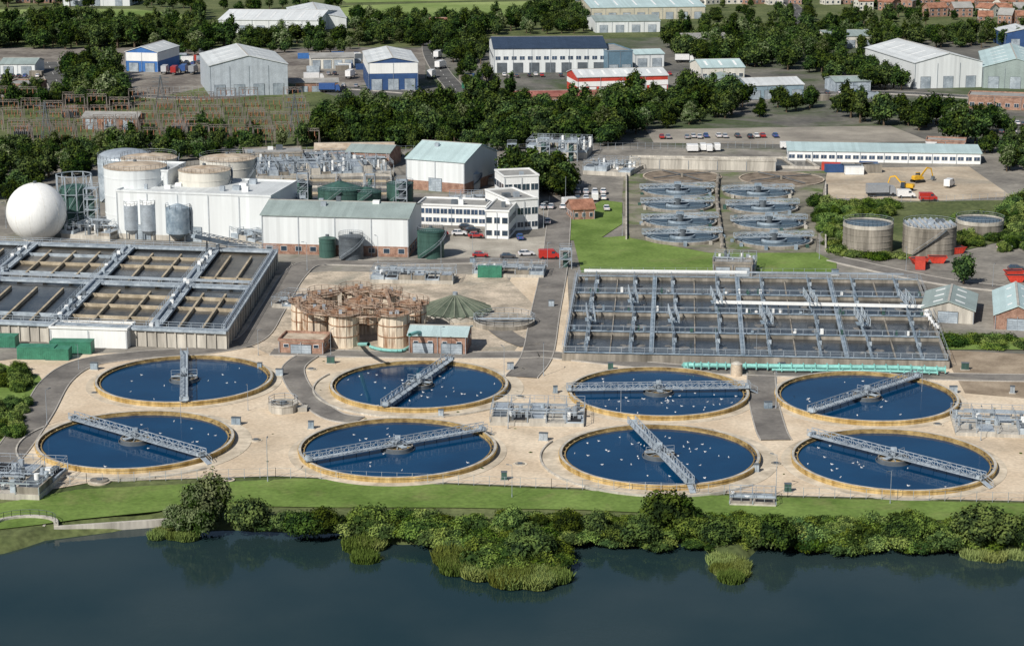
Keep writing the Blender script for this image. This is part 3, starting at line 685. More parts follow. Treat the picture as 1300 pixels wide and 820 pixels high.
for (u,v,r,h,wl) in [(169,303,2.2,9.5,STEEL),(190,304,2.3,10,STEEL),(227,307,3.3,9.5,STEELX)]:
    c=P(u,v); b=B('storage_silo',loc=(c.x,c.y,0))
    b.part('vessel'); b.cyl(0,0,2.6,h,r,wl,24); b.cyl(0,0,.8,2.6,.5,wl,24,r2=r,cap=False); b.cyl(0,0,h,h+1,r,wl if wl is not STEEL else WHITEP,24,r2=.6)
    b.part('legs')
    for i in range(4):
        a=.78+1.57*i; b.beam((r*.9*math.cos(a),r*.9*math.sin(a),0),(r*.9*math.cos(a),r*.9*math.sin(a),3),.25,STEELD)
    b.part('handrail'); b.rrail(0,0,h,r,STEEL,12); b.part('ladder'); b.rail([(r+.2,-.4,0),(r+.2,-.4,h)],STEEL); b.beam((r+.3,0,0),(r+.3,0,h),.3,STEEL)
    b.make()
tank('green_storage_tank',432,262,6.6,5.5,GREEND,GREEND,'cone',2.2,bands=2)
tank('green_storage_tank',379,260,4.2,5.5,GREEND,GREEND,'cone',2,bands=2)
tank('green_storage_tank',465,262,4.5,4.5,GREEND,GREEND,'cone',1.5,bands=2)
tank('green_storage_tank',416,326,2.2,5,GREEND,GREEND,'cone',.5,False,2,False)
tank('green_storage_tank',446,329,3.2,6,STEELD,STEELD,'cone',.7,True,4)
tank('green_storage_tank',547,327,3.5,7.2,GREEND,GREEND,'cone',.8,True,4)
tank('green_storage_tank',508,258,4.0,6,GREEND,GREEND,'flat',.8,True,4)
tank('steel_tank',600,240,2.4,5,STEEL,STEEL,'cone',.8,False,2)
tank('old_concrete_tank',1101,318,6.6,7.4,CONCD,CONC,'open',0,True,4,False)
tank('old_concrete_tank',1179,320,7.0,7.4,CONCD,CONC,'flat',0,True,4)
tank('old_concrete_tank',1243,298,6.5,4.2,CONCD,CONC,'open',0,True,2,False)
c=P(1179,320); b=B('tank_cover',loc=(c.x,c.y,0))
for i in range(9):
    a=-6+i*1.5; hh=math.sqrt(max(.1,46-a*a)); b.extr([(a-.5,7.65),(a,8.2),(a+.5,7.65)],'y',-hh,hh,STEEL)
b.make()
RT=[(437,438,3.2,7.4),(500,438,3.4,7.4),(404,430,3.2,6.8),(388,418,3.0,6.8),(412,408,3.0,6.6),(452,403,3.1,6.6),(490,407,3.1,6.6),(524,422,3.0,6.8),(462,421,3.6,7.0)]
for (u,v,r,h) in RT:
    c=P(u,v); b=B('rusty_filter_tank',loc=(c.x,c.y,0))
    b.part('shell'); b.cyl(0,0,0,h,r,RUSTW,28,topmat=RUST); b.part('flanges')
    for z in (h*.33,h*.66,h-.3): b.ring(0,0,r-.01,r+.16,z,z+.16,RUST,28)
    for i in range(14):
        a=6.283*i/14; b.beam(((r+.06)*math.cos(a),(r+.06)*math.sin(a),0),((r+.06)*math.cos(a),(r+.06)*math.sin(a),h),.1,RUSTW)
    b.part('platform'); b.ring(0,0,r,r+.8,h-.1,h+.05,RUSTS,20); b.rrail(0,0,h,r+.75,RUSTS,14,1.1,.09)
    for i in range(5): 
        x,y=U(-r*.6,r*.6),U(-r*.6,r*.6); b.box(x-.35,x+.35,y-.35,y+.35,h,h+U(.4,1.1),random.choice([RUST,STEEL,RUSTS]))
    b.cyl(0,0,h,h+.5,.7,RUSTS,12)
    b.make()
b=B('rusty_gantry')
pts=[P(u,v,6.9) for u,v in [(376,388),(392,377),(440,369),(490,370),(530,382),(534,394),(500,402),(437,402),(390,398),(376,388)]]
for a,q in zip(pts[:-1],pts[1:]): b.beam(a,q,1.0,RUSTS,.16); b.rail([a,q],RUSTS,1.1,1.6,.08); b.beam((a.x,a.y,0),a,.28,RUST)
for a,q in ((1,7),(2,6),(3,6),(0,5)): b.beam(pts[a]+Vector((0,0,.2)),pts[q]+Vector((0,0,.2)),.9,RUSTS,.16); b.rail([pts[a]+Vector((0,0,.3)),pts[q]+Vector((0,0,.3))],RUSTS,1.1,1.6,.08)
b.make()
c=P(578,400); b=B('conical_tank_cover',loc=(c.x,c.y,0)); n=20; r=8.4
b.part('wall'); b.ring(0,0,r-.4,r,0,1.3,CONC,40)
b.part('cone')
ap=(0,0,5.0)
for i in range(n):
    a0=6.283*i/n;a1=6.283*(i+1)/n;am=(a0+a1)/2
    v0=((r+.2)*math.cos(a0),(r+.2)*math.sin(a0),1.6);v1=((r+.2)*math.cos(a1),(r+.2)*math.sin(a1),1.6);vm=((r+.1)*math.cos(am),(r+.1)*math.sin(am),.9)
    b.add([v0,vm,v1,ap],[[0,1,3],[1,2,3]],GREYG); b.beam(v0,ap,.17,GREYGL)
b.cyl(0,0,4.7,5.5,.6,STEEL,10); b.make()
c=P(640,412); b=B('concrete_settling_hopper',loc=(c.x,c.y,0)); b.ring(0,0,6.6,7,0,1.2,CONC,40,CONCD); b.cyl(0,0,.02,.9,2,CONCD,40,r2=6.6,cap=False); b.cyl(0,0,.0,.6,6.4,CONC,40,topmat=CONCD); b.rrail(0,0,1.2,6.8,STEEL,20); b.beam((-7,0,1.4),(7,0,1.4),1,STEELB,.15); b.rail([(-7,.5,1.4),(7,.5,1.4)],STEEL); b.make()
def small(u,v,wpx,full=True):
    c=P(u,v); r=wpx/2/S(v); b=B('small_settling_tank',loc=(c.x,c.y,0))
    b.part('wall'); b.ring(0,0,r-.5,r,0,1.0 if full else .6,CONC if full else TANTOP,64,CONCD)
    if full:
        b.part('water'); b.disc(0,0,r-.45,.6,SMALLW,64); b.ring(0,0,r-1.9,r-1.7,.55,.9,STEELX,64); b.ring(0,0,r*.30,r*.34,.5,1.2,STEELX,32)
        b.part('handrail'); b.rrail(0,0,1.0,r-.2,STEELX,32,1.0,.06)
        b.part('bridge'); 
        b.beam((-r-.5,0,1.6),(r+.5,0,1.6),1.3,STEELB,.2)
        for o in (-.8,.8): b.truss((-r-.5,o,1.7),(r+.5,o,1.7),1.2,STEELB,.14,2)
        b.cyl(0,0,.5,2.6,1.1,STEELD,14); b.box(-1,1,-.6,.6,2.6,3.5,STEELX)
        for i in range(5): a=U(0,6.28); b.box((r+.8)*math.cos(a)-.4,(r+.8)*math.cos(a)+.4,(r+.8)*math.sin(a)-.4,(r+.8)*math.sin(a)+.4,0,U(.8,1.6),random.choice([STEELX,GREEND,CONC]))
    else:
        b.part('media'); b.disc(0,0,r-.45,.35,FILT,64); b.cyl(0,0,.3,1.6,.6,CONCD,12); 
        for a in (.4,1.97,3.54,5.1): b.beam((0,0,1.2),((r-1.5)*math.cos(a),(r-1.5)*math.sin(a),.9),.25,STEELD)
    o=b.make(); o.rotation_euler[2]=math.radians(8)
for u,v,w,fl in [(866,226,100,False),(860,245,92,True),(860,263,90,True),(863,284,94,True),(866,303,98,True),(992,229,108,False),(962,247,88,True),(968,266,90,True),(976,286,94,True),(982,308,98,True)]: small(u,v,w,fl)
pipe('filter_feed_channel',[P(918,318,1.0),P(914,285,1.0),P(910,250,1.0),P(912,222,1.0)],1.0,CONCD)

# ------------------------------------------------------------------ plant clutter units
def ribbox(name,u,v,L,W,h,mat,rot=0):
    c=P(u,v); b=B(name,loc=(c.x,c.y,0),rot=math.radians(rot)); b.box(-L/2,L/2,-W/2,W/2,.12,h,mat)
    n=int(L/.4)
    for i in range(n): x=-L/2+(i+.5)*L/n; b.box(x-.07,x+.07,-W/2-.05,W/2+.05,.2,h-.12,mat)
    b.box(-L/2-.04,L/2+.04,-W/2-.06,W/2+.06,h-.1,h+.06,mat); b.box(-L/2-.04,L/2+.04,-W/2-.06,W/2+.06,0,.2,STEELD)
    return b.make()
for u,v,L,h in [(48,455,8,2.8),(92,448,9,2.8),(5,440,6,2.6),(75,456,5,2.6)]: ribbox('green_container',u,v,L,3,h,GREENC,-3)
building('basin_side_block',(64,440),(162,443),6,4.0,'flat',wall=WHITEP,roofm=CONC)
ribbox('green_container',622,352,6,2.6,2.8,GREENC,-3); ribbox('green_container',1180,200,6,2.5,2.6,GREEND)
def plant(name,fl,fr,depth,h,seed):
    random.seed(seed); a=P(*fl);c=P(*fr); L=(c-a).length; b=B(name,loc=(a.x,a.y,0),rot=math.atan2(c.y-a.y,c.x-a.x)); D=depth
    b.part('base'); b.box(0,L,0,D,0,h*.35,CONC)
    b.part('chambers')
    n=max(2,int(L/3.2))
    for i in range(n):
        x0=L*i/n;x1=L*(i+1)/n
        for j in range(2):
            if R()<.8:
                z=h*U(.4,.8); b.box(x0+.15,x1-.15,D*j/2+.2,D*(j+1)/2-.2,h*.35,z,random.choice([CONC,CONCD,STEELB])); b.box(x0+.5,x1-.5,D*j/2+.6,D*(j+1)/2-.6,z,z+.04,random.choice([LOUV,STEELD,STEEL]))
    b.part('handrails')
    for y in (0,D/2,D): b.rail([(0,y,h*.8),(L,y,h*.8)],STEEL,1.1,1.8,.07)
    for i in range(n+1): x=L*i/n; b.rail([(x,0,h*.8),(x,D,h*.8)],STEEL,1.1,2,.07); b.beam((x,0,h*.35),(x,0,h*.8),.15,STEEL); b.beam((x,D,h*.35),(x,D,h*.8),.15,STEEL)
    b.box(0,L,D/2-.4,D/2+.4,h*.8-.1,h*.8,STEELB)
    b.part('machinery')
    for i in range(int(L*D/9)):
        x,y=U(.5,L-.5),U(.5,D-.5);s=U(.2,.5); m=random.choice([STEEL,STEELD,STEELB,WHITEP])
        if R()<.5: b.cyl(x,y,h*.35,h*U(.7,1.15),s,m,10)
        else: b.box(x-s,x+s,y-s,y+s,h*.35,h*U(.6,1.1),m)
    for i in range(max(1,int(L/6))):
        y=U(.5,D-.5); b.beam((U(0,L*.3),y,h*.9),(U(L*.6,L),y,h*.9),.3,STEEL)
    return b.make()
plant('flow_distribution_chamber',(622,541),(741,543),11,2.4,1)
plant('flow_distribution_chamber',(1213,554),(1320,558),12,2.4,2)
plant('pump_station',(-40,632),(50,636),14,3,3)
plant('sludge_pump_plant',(905,347),(958,349),9,4,4)
plant('screening_plant',(668,200),(745,202),16,6,5)
plant('inlet_works',(300,232),(500,225),30,5,6)
plant('sludge_plant',(250,300),(335,318),8,4.5,7)
plant('pipework_skid',(560,232),(640,236),24,3,8)
plant('chemical_dosing_plant',(345,392),(372,394),10,2.2,9)
plant('gas_compressor_plant',(78,303),(140,307),12,4,10)
plant('pump_station',(740,222),(800,225),14,4,12)
plant('blower_skids',(600,352),(690,354),8,2.6,13)
plant('pipe_rack',(470,360),(575,362),8,3,14)
plant('sludge_screen_plant',(400,300),(460,300),4,3,15)
plant('grit_plant',(570,262),(640,262),8,3,16)
plant('filter_plant',(926,642),(985,644),5,1.2,18)
random.seed(21)
c=P(360,522); b=B('valve_chamber',loc=(c.x,c.y,0)); b.cyl(0,0,0,1.5,2.9,CONC,8,topmat=CONCD,smooth=False); b.ring(0,0,2.4,3.0,1.5,1.8,CONC,8); b.cyl(0,0,1.5,2.1,.7,STEELD,10); b.rrail(0,0,1.8,2.8,STEEL,8); b.box(2.8,4.6,-1,1,0,1,CONC); b.make()
def manhole(u,v,r,h):
    c=P(u,v); b=B('manhole_chamber',loc=(c.x,c.y,0)); b.cyl(0,0,0,h,r,CONC,14,topmat=CONCD); b.box(-.4,.4,-.4,.4,h,h+.1,STEELD); b.ring(0,0,r,r+.4,0,.217,PAVE,14); b.make()
for a in [(126,612,1.6,.5),(395,470,.9,.4),(700,520,.8,.3),(660,505,.8,.4),(325,560,.8,.4),(660,590,.9,.3),(985,590,.9,.4),(290,610,.7,.3),(1190,540,.8,.4),(120,500,.8,.3)]: manhole(*a)
def cabinet(u,v):
    c=P(u,v); b=B('control_cabinet',loc=(c.x,c.y,.1),rot=U(-.2,.2)); w=U(.4,.9); b.box(-w-.2,w+.2,-.6,.6,0,.18,CONC); b.box(-w,w,-.35,.35,.18,1.5,random.choice([GREEND,STEEL,STEELB,STEELX])); b.box(-w-.06,w+.06,-.42,.42,1.5,1.58,STEELD); b.box(-.02,.02,-.37,-.352,.3,1.4,STEELD); b.make()
for a in [(355,478),(395,545),(648,470),(705,500),(690,560),(975,520),(992,470),(960,600),(1210,500),(1225,470),(300,540),(120,470),(640,610),(420,462),(775,470),(600,335),(500,345),(1060,350),(700,390),(330,470),(1285,500),(1000,625),(560,530),(745,360)]: cabinet(*a)
c=P(935,477); b=B('dosing_tank',loc=(c.x,c.y,0)); b.cyl(0,0,0,2.6,1.2,TANTOP,16); b.cyl(0,0,2.6,3.0,1.25,CONC,16,r2=.5); b.rail([(-1.3,0,0),(-1.3,0,2.6)],STEEL); b.make()
b=B('inclined_conveyor'); 
for a,q in ((P(245,300,9),P(330,318,1.5)),(P(355,262,2),P(385,250,10))):
    b.beam(a,q,1.4,STEELB,.9); 
    for o in (Vector((.7,0,.4)),Vector((-.7,0,.4))): b.truss(a+o,q+o,1,STEEL,.14,1.6)
    for t in (.2,.5,.8): p=a.lerp(q,t); b.beam((p.x-.6,p.y,0),(p.x,p.y,p.z),.2,STEELD); b.beam((p.x+.6,p.y,0),(p.x,p.y,p.z),.2,STEELD)
b.make()
def tower(name,u,v,w,h,mat=STEEL):
    c=P(u,v); b=B(name,loc=(c.x,c.y,0)); n=int(h/2.5)
    for x,y in ((-w,-w),(w,-w),(w,w),(-w,w)): b.beam((x,y,0),(x,y,h),.2,mat)
    for i in range(1,n+1):
        z=h*i/n
        b.box(-w,w,-w,w,z-.12,z,STEELB); b.rail([(-w,-w,z),(w,-w,z),(w,w,z),(-w,w,z),(-w,-w,z)],mat,1,2)
        b.beam((-w,-w,h*(i-1)/n),(w,-w,z),.12,mat); b.beam((w,-w,h*(i-1)/n),(w,w,z),.12,mat)
    b.cyl(0,0,0,h*.8,w*.45,GREEND if R()<.5 else STEELD,12); b.make()
for a in [(118,292,1.8,12),(235,300,1.5,9),(385,262,1.6,10),(300,300,2,6),(470,250,1.5,7),(690,205,2,8),(725,205,2,7),(650,205,1.6,6),(510,262,1.6,8),(718,340,1.5,5)]: tower('stair_tower',*a)
f=qmap((305,262),(500,262),(495,215),(330,213),1.0)
b=B('storm_tanks'); qbox(b,f,0,1,0,1,0,.6,BASW2)
for i in range(6): s=i/5; qbox(b,f,s-.3/f.W,s+.3/f.W,0,1,0,1.2,CONC); b.rail([f(s,0,1.2),f(s,1,1.2)],STEEL,1.1,3)
for i in range(7): t=i/6; qbox(b,f,0,1,t-.3/f.D,t+.3/f.D,0,1.22,CONC if i%2 else TANW); b.rail([f(0,t,1.2),f(1,t,1.2)],STEEL,1.1,3)
b.make()
f=qmap((800,207),(1040,212),(1020,200),(800,198),.8)
b=B('sludge_drying_bed'); qbox(b,f,0,1,0,1,0,.4,BASW2)
for i in range(9): s=i/8; qbox(b,f,s-.3/f.W,s+.3/f.W,0,1,0,.9,CONC)
for t in (0,1): qbox(b,f,0,1,t-.3/f.D,t+.3/f.D,0,.92,CONC)
b.make()
b=B('retaining_wall'); 
for a,q in ((P(795,305),P(795,225)),(P(795,225),P(820,212)),(P(1048,235),P(1048,320))): b.beam(a+Vector((0,0,.6)),q+Vector((0,0,.6)),.4,CONC,1.2)
b.make()
c=P(30,682,-1.5); b=B('concrete_outfall',loc=(c.x,c.y,0))
b.part('headwall'); n=20
prev=None
for i in range(n+1):
    a=math.pi*i/n; p=Vector((4.6*math.cos(a),1.5+3.2*math.sin(a),0))
    if prev: b.hexa([prev+Vector((0,0,-3)),p+Vector((0,0,-3)),p*1.15+Vector((0,0,-3)),prev*1.15+Vector((0,0,-3))],[prev+Vector((0,0,.5)),p+Vector((0,0,.5)),p*1.15+Vector((0,0,.5)),prev*1.15+Vector((0,0,.5))],CONC)
    prev=p
b.part('culverts')
for x in (-2,0,2): b.box(x-.8,x+.8,3.6,4.3,-1.5,-.2,LOUV)
for x in (-3,-1,1,3): b.box(x-.2,x+.2,1.4,4.5,-2,.0,CONC)
b.box(-4,4,2.5,4.4,0.001,.15,CONCD)
b.part('handrail'); b.rail([(4.9*math.cos(math.pi*i/10),1.5+3.5*math.sin(math.pi*i/10),.5) for i in range(11)],STEELD,1.0,1.2,.06)
b.part('wing_wall'); b.beam((4.6,1.5,-.8),(24,5.8,-.9),.6,CONC,1.3); b.beam((-4.6,1.5,-.8),(-22,-.5,-.9),.6,CONC,1.3)
b.make()
def fence(name,px,h=1.8,sp=2.6,mat=STEEL):
    b=B(name); pts=[P(u,v) for u,v in px]
    for a,q in zip(pts[:-1],pts[1:]):
        L=(q-a).length;k=max(1,int(L/sp))
        for i in range(k+1): p=a.lerp(q,i/k); b.beam(p,p+Vector((0,0,h)),.08,mat)
        for z in (.3,h*.5,h-.05): b.beam(a+Vector((0,0,z)),q+Vector((0,0,z)),.03,mat)
    b.make()
fence('perimeter_fence',[(-40,636),(110,613),(350,606),(700,620),(1000,631),(1300,638),(1500,643)])
fence('perimeter_fence',[(735,348),(1062,350)]); fence('perimeter_fence',[(370,196),(640,192),(800,190),(1000,188)],2.4)
fence('perimeter_fence',[(-50,120),(180,118),(380,116)],2.4); fence('perimeter_fence',[(1050,256),(1180,258),(1285,252)],2)
lb=B('x'); lb.cyl(0,0,0,.9,.12,STEEL,8); lb.cyl(0,0,.9,7.8,.07,STEEL,8,r2=.045); lb.beam((0,0,7.75),(.9,0,7.95),.07,STEEL); lb.hexa([(.7,-.14,7.85),(1.4,-.1,7.9),(1.4,.1,7.9),(.7,.14,7.85)],[(.7,-.1,8.0),(1.35,-.07,8.02),(1.35,.07,8.02),(.7,.1,8.0)],STEELD)
lamp=proto(lb)
for u,v in [(328,452),(315,522),(640,480),(645,545),(690,478),(788,530),(960,455),(985,520),(1170,500),(1245,560),(560,455),(420,452),(100,470),(60,540),(695,340),(690,290),(560,335),(480,335),(390,345),(650,632),(1130,640),(790,300),(1040,330),(1150,345),(340,612),(985,628),(718,255),(1260,365),(600,325),(8,290),(230,540)]:
    inst('street_lamp',lamp,P(u,v),U(0,6.28),U(.7,1))

# ------------------------------------------------------------------ vehicles
def wheels(b,xs_,w,r=.33):
    for x in xs_:
        for y in (-w,w):
            n=12; vs=[(x+r*math.cos(6.283*i/n),y-.11,r+r*math.sin(6.283*i/n)) for i in range(n)]+[(x+r*math.cos(6.283*i/n),y+.11,r+r*math.sin(6.283*i/n)) for i in range(n)]
            b.add(vs,[list(range(n)),list(range(n,2*n))]+[[i,(i+1)%n,(i+1)%n+n,i+n] for i in range(n)],TYRE)
def frust(b,x0,x1,w,z0,x2,x3,w2,z1,mat): b.hexa([(x0,-w,z0),(x1,-w,z0),(x1,w,z0),(x0,w,z0)],[(x2,-w2,z1),(x3,-w2,z1),(x3,w2,z1),(x2,w2,z1)],mat)
cb=B('x'); cb.extr([(-2.1,.3),(-2.16,.75),(-1.95,.95),(.95,.98),(1.9,.82),(2.12,.6),(2.1,.3)],'y',-.86,.86,PAINT); frust(cb,-1.85,1.0,.82,.95,-1.35,.3,.62,1.42,GLASS); frust(cb,-1.38,.33,.64,1.42,-1.3,.25,.58,1.48,PAINT)
for y in (-1,1): cb.beam((-.45,y*.815,.96),(-.45,y*.64,1.43),.09,PAINT)
wheels(cb,(-1.35,1.35),.8); cb.box(2.1,2.15,-.7,-.4,.55,.7,WHITEP); cb.box(2.1,2.15,.4,.7,.55,.7,WHITEP); cb.box(-2.18,-2.14,-.75,-.5,.65,.8,REDP); cb.box(-2.18,-2.14,.5,.75,.65,.8,REDP)
car=proto(cb)
vb=B('x'); vb.extr([(-2.7,.35),(-2.75,2.2),(-2.6,2.4),(1.2,2.4),(1.95,1.5),(2.6,1.2),(2.7,.8),(2.65,.35)],'y',-.97,.97,PAINT); vb.hexa([(1.3,-.85,2.3),(1.3,.85,2.3),(2.02,.9,1.5),(2.02,-.9,1.5)],[(1.36,-.85,2.32),(1.36,.85,2.32),(2.06,.9,1.52),(2.06,-.9,1.52)],GLASS)
for y in (-.99,.975): vb.box(.6,1.5,y,y+.015,1.45,2.05,GLASS)
wheels(vb,(-1.7,1.8),.88,.36); van=proto(vb)
tb=B('x'); tb.box(-5,1.8,-1.2,1.2,1.1,3.7,PAINT); tb.extr([(2.1,.6),(2.1,3.0),(3.4,3.0),(3.9,2.0),(3.95,.6)],'y',-1.15,1.15,PAINT); tb.hexa([(3.43,-1,2.9),(3.43,1,2.9),(3.9,1,2.05),(3.9,-1,2.05)],[(3.47,-1,2.9),(3.47,1,2.9),(3.95,1,2.05),(3.95,-1,2.05)],GLASS); tb.box(-5,3.9,-.5,.5,.6,1.05,STEELD); wheels(tb,(-4,-2.8,3),1.05,.5); truck=proto(tb)
cols=[(.9,.9,.9),(.8,.8,.82),(.35,.37,.4),(.05,.05,.06),(.6,.62,.65),(.45,.04,.04),(.05,.12,.35),(.1,.1,.11),(.9,.9,.9)]
def cars(lst,name='parked_car',mesh=None,cc=None):
    for u,v,a in lst: inst(name,mesh or car,P(u,v)+Vector((0,0,ZL[0]+.01)),math.radians(a),1,color=cc or random.choice(cols))
cars([(u,v+U(-1,1),90+U(-4,4)) for v in (246,254) for u in range(722,775,11) if R()<.8])
cars([(u,266,80+U(-6,6)) for u in (690,700,715,728)]); cars([(600,296,20),(583,300,0),(604,303,5),(592,292,0),(560,300,0),(668,326,10),(610,328,0),(660,305,95),(745,262,0),(770,268,90),(695,285,90),(1290,345,0),(1275,318,30),(1285,312,10),(645,330,0)])
cars([(u,v+U(-1,1),90+U(-5,5)) for v,u0,u1 in ((112,380,460),(96,385,460),(100,545,560),(125,740,850),(108,0,60),(99,0,50),(88,205,262),(82,205,262),(130,1040,1120),(120,1050,1130),(96,850,880),(170,1230,1290),(160,1235,1300),(176,840,990),(98,640,780)) for u in range(u0,u1,8) if R()<.6])
cars([(875,193,90),(882,193,90),(892,192,90),(900,193,90),(910,192,90),(1000,190,0),(755,255,90),(725,262,20)],'parked_van',van,(.9,.9,.9))
cars([(1150,252,0),(1205,238,60),(1185,190,0)],'parked_van',van,(.9,.9,.9))
cars([(210,94,90),(222,95,90),(234,93,90),(246,94,85),(400,104,10),(420,118,0),(445,100,80),(610,105,90),(1120,250,5),(870,80,0)],'parked_lorry',truck); cars([(548,100,80),(560,88,70),(556,75,80),(20,125,0)],'parked_lorry',truck,(.9,.9,.9))
cars([(1178,256,0)],'parked_van',van,(.5,.04,.03)); cars([(697,330,5)],'parked_van',van,(.55,.04,.03))
for i in range(56):
    u,v=random.choice([(U(200,262),U(66,80)),(U(380,465),U(70,92)),(U(0,60),U(84,100)),(U(850,930),U(100,116)),(U(1040,1120),U(214,222)),(U(590,625),U(100,124)),(U(1030,1130),U(122,132))])
    ribbox('shipping_container',u,v,6,2.5,2.6,random.choice([BLUEC,REDR,GREENC,WHITEP,STEELD,NAVY,STEELB,CONCD]),U(-15,15))
def excavator(u,v,rot):
    c=P(u,v); b=B('excavator',loc=(c.x,c.y,.1),rot=rot)
    b.part('tracks')
    for y in (-1.2,1.2): b.extr([(-1.9,.3),(-1.6,.0),(1.6,.0),(1.9,.3),(1.9,.6),(1.6,.9),(-1.6,.9),(-1.9,.6)],'y',y-.3,y+.3,TYRE)
    b.part('superstructure'); b.cyl(0,0,.9,1.1,.9,STEELD,16); b.extr([(-2.3,1.1),(-2.4,2.0),(-1.9,2.3),(.3,2.3),(1.3,1.8),(1.4,1.1)],'y',-1.3,.35,YEL); b.part('cab'); frust(b,0,1.4,.5,1.1,.1,1.2,.45,2.9,GLASS); b.parts['cab'][0][:]=[(x,y+.85,z) for x,y,z in b.parts['cab'][0]]; b.box(0,1.25,.38,1.32,2.9,3.0,YEL)
    b.part('boom'); b.beam((1,0,1.8),(3.6,0,4.4),.3,YEL,.45); b.beam((3.6,0,4.4),(5.2,0,4.0),.28,YEL,.4); b.beam((5.2,0,4.1),(6.0,0,1.6),.24,YEL,.3); b.beam((1.2,0,1.3),(3.0,0,3.6),.12,STEEL)
    b.part('bucket'); b.extr([(5.8,1.5),(6.4,1.5),(6.7,.9),(6.2,.3),(5.5,.5),(5.9,.9)],'y',-.5,.5,STEELD)
    b.make()
excavator(1150,243,2.6); excavator(1165,232,.5)
def skip(u,v,rot):
    c=P(u,v); b=B('red_skip',loc=(c.x,c.y,.05),rot=rot)
    b.extr([(-1.4,.1),(1.4,.1),(2.4,1.7),(-2.4,1.7)],'y',-1.1,1.1,REDP); b.box(-2.2,2.2,-1,1,1.71,1.72,LOUV); b.box(-2.5,2.5,-1.18,-1.05,1.55,1.8,REDP); b.box(-2.5,2.5,1.05,1.18,1.55,1.8,REDP)
    for x in (-1.2,-.4,.4,1.2): b.box(x-.06,x+.06,-1.17,-1.1,.2,1.55,REDP)
    b.make()
for a in [(1167,336,.2),(1190,334,-.1),(1214,322,.4),(1287,352,.1),(1289,358,0)]: skip(*a)
ribbox('red_container',1168,341,5,2.4,2.6,REDR,80)

# ------------------------------------------------------------------ substation
b=B('substation_gantry')
for iu in range(15):
    for iv in range(6):
        if R()<.15: continue
        u=-20+iu*28+iv*4; v=138+iv*10
        c=P(u,v); w=7.5; h=U(6,9)
        for x in (-w/2,w/2):
            for o in (-.35,.35): b.beam((c.x+x+o,c.y,0),(c.x+x,c.y,h),.16,BROWNG)
        b.truss((c.x-w/2,c.y,h-.8),(c.x+w/2,c.y,h-.8),.9,BROWNG,.15,1.4)
        for x in (-2.2,0,2.2):
            b.cyl(c.x+x,c.y,h-2.6,h-.8,.16,INSUL,6); b.beam((c.x+x,c.y,h-2.6),(c.x+x,c.y+13,h-2.8),.07,STEELD)
            b.beam((c.x+x,c.y+4,0),(c.x+x,c.y+4,2.2),.25,BROWNG); b.cyl(c.x+x,c.y+4,2.2,4,.2,INSUL,6)
b.make()
for u,v in ((30,176),(90,150),(230,168),(310,180)):
    c=P(u,v); b=B('transformer',loc=(c.x,c.y,0)); b.box(-3,3,-1.5,1.5,.2,3.4,BROWNG); b.part('radiators')
    for i in range(9): x=-2.8+i*.7; b.box(x-.08,x+.08,-2.4,-1.55,.5,3,STEELD)
    b.part('bushings')
    for x in (-1.8,0,1.8): b.cyl(x,0,3.4,5.2,.22,INSUL,8,r2=.12)
    b.part('conservator'); b.beam((-2.5,1.2,4.2),(2.5,1.2,4.2),.8,BROWNG); b.make()
def pylon(u,v,h):
    c=P(u,v); b=B('electricity_pylon',loc=(c.x,c.y,0)); w=2.4
    lv=[(0,w),(h*.35,w*.6),(h*.65,w*.32),(h,.15)]
    for (z0,w0),(z1,w1) in zip(lv[:-1],lv[1:]):
        for sx,sy in ((-1,-1),(1,-1),(1,1),(-1,1)):
            b.beam((sx*w0,sy*w0,z0),(sx*w1,sy*w1,z1),.14,STEELD); b.beam((sx*w0,sy*w0,z0),(-sx*w1,sy*w1,z1),.09,STEELD)
    for z in (h*.68,h*.8,h*.92): b.beam((-3.4,0,z),(3.4,0,z),.16,STEELD); b.beam((-3.4,0,z),(0,0,z+1),.08,STEELD); b.beam((3.4,0,z),(0,0,z+1),.08,STEELD); 
    b.make()
pylon(60,195,18); pylon(375,175,16); pylon(205,140,14)

# ------------------------------------------------------------------ vegetation
def leafcloud(b,lobes,nl,size,mats,up=.2):
    tot=sum(l[3]**2 for l in lobes)
    for (cx,cy,cz,r,sq) in lobes:
        for i in range(int(nl*r*r/tot)):
            d=Vector((random.gauss(0,1),random.gauss(0,1),random.gauss(0,1)+.25)).normalized()
            rr=r*U(.74,1.16)*(1+.3*mnoise.noise(Vector((cx,cy,cz))+d*2.4)); p=Vector((cx+d.x*rr,cy+d.y*rr,cz+d.z*rr*sq))
            if p.z<.05: continue
            nrm=(d+Vector((U(-.8,.8),U(-.8,.8),U(-.4,.9)))).normalized()
            a=nrm.orthogonal().normalized(); c=nrm.cross(a); t=U(0,6.28); a,c=a*math.cos(t)+c*math.sin(t),c*math.cos(t)-a*math.sin(t)
            s=size*U(.6,1.35)
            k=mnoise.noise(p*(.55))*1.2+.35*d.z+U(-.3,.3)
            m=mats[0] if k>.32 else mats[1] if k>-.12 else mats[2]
            b.add([p-a*s,p-c*s*.6+a*.1*s,p+a*s,p+c*s*.6],[[0,1,2,3]],m)
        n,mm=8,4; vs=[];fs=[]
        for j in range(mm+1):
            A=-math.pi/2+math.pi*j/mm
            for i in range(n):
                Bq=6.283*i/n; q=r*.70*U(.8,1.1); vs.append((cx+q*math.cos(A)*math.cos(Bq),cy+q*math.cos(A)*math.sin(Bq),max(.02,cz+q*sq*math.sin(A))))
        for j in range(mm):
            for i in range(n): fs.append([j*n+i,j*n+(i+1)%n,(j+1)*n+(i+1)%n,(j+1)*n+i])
        b.add(vs,fs,mats[2])
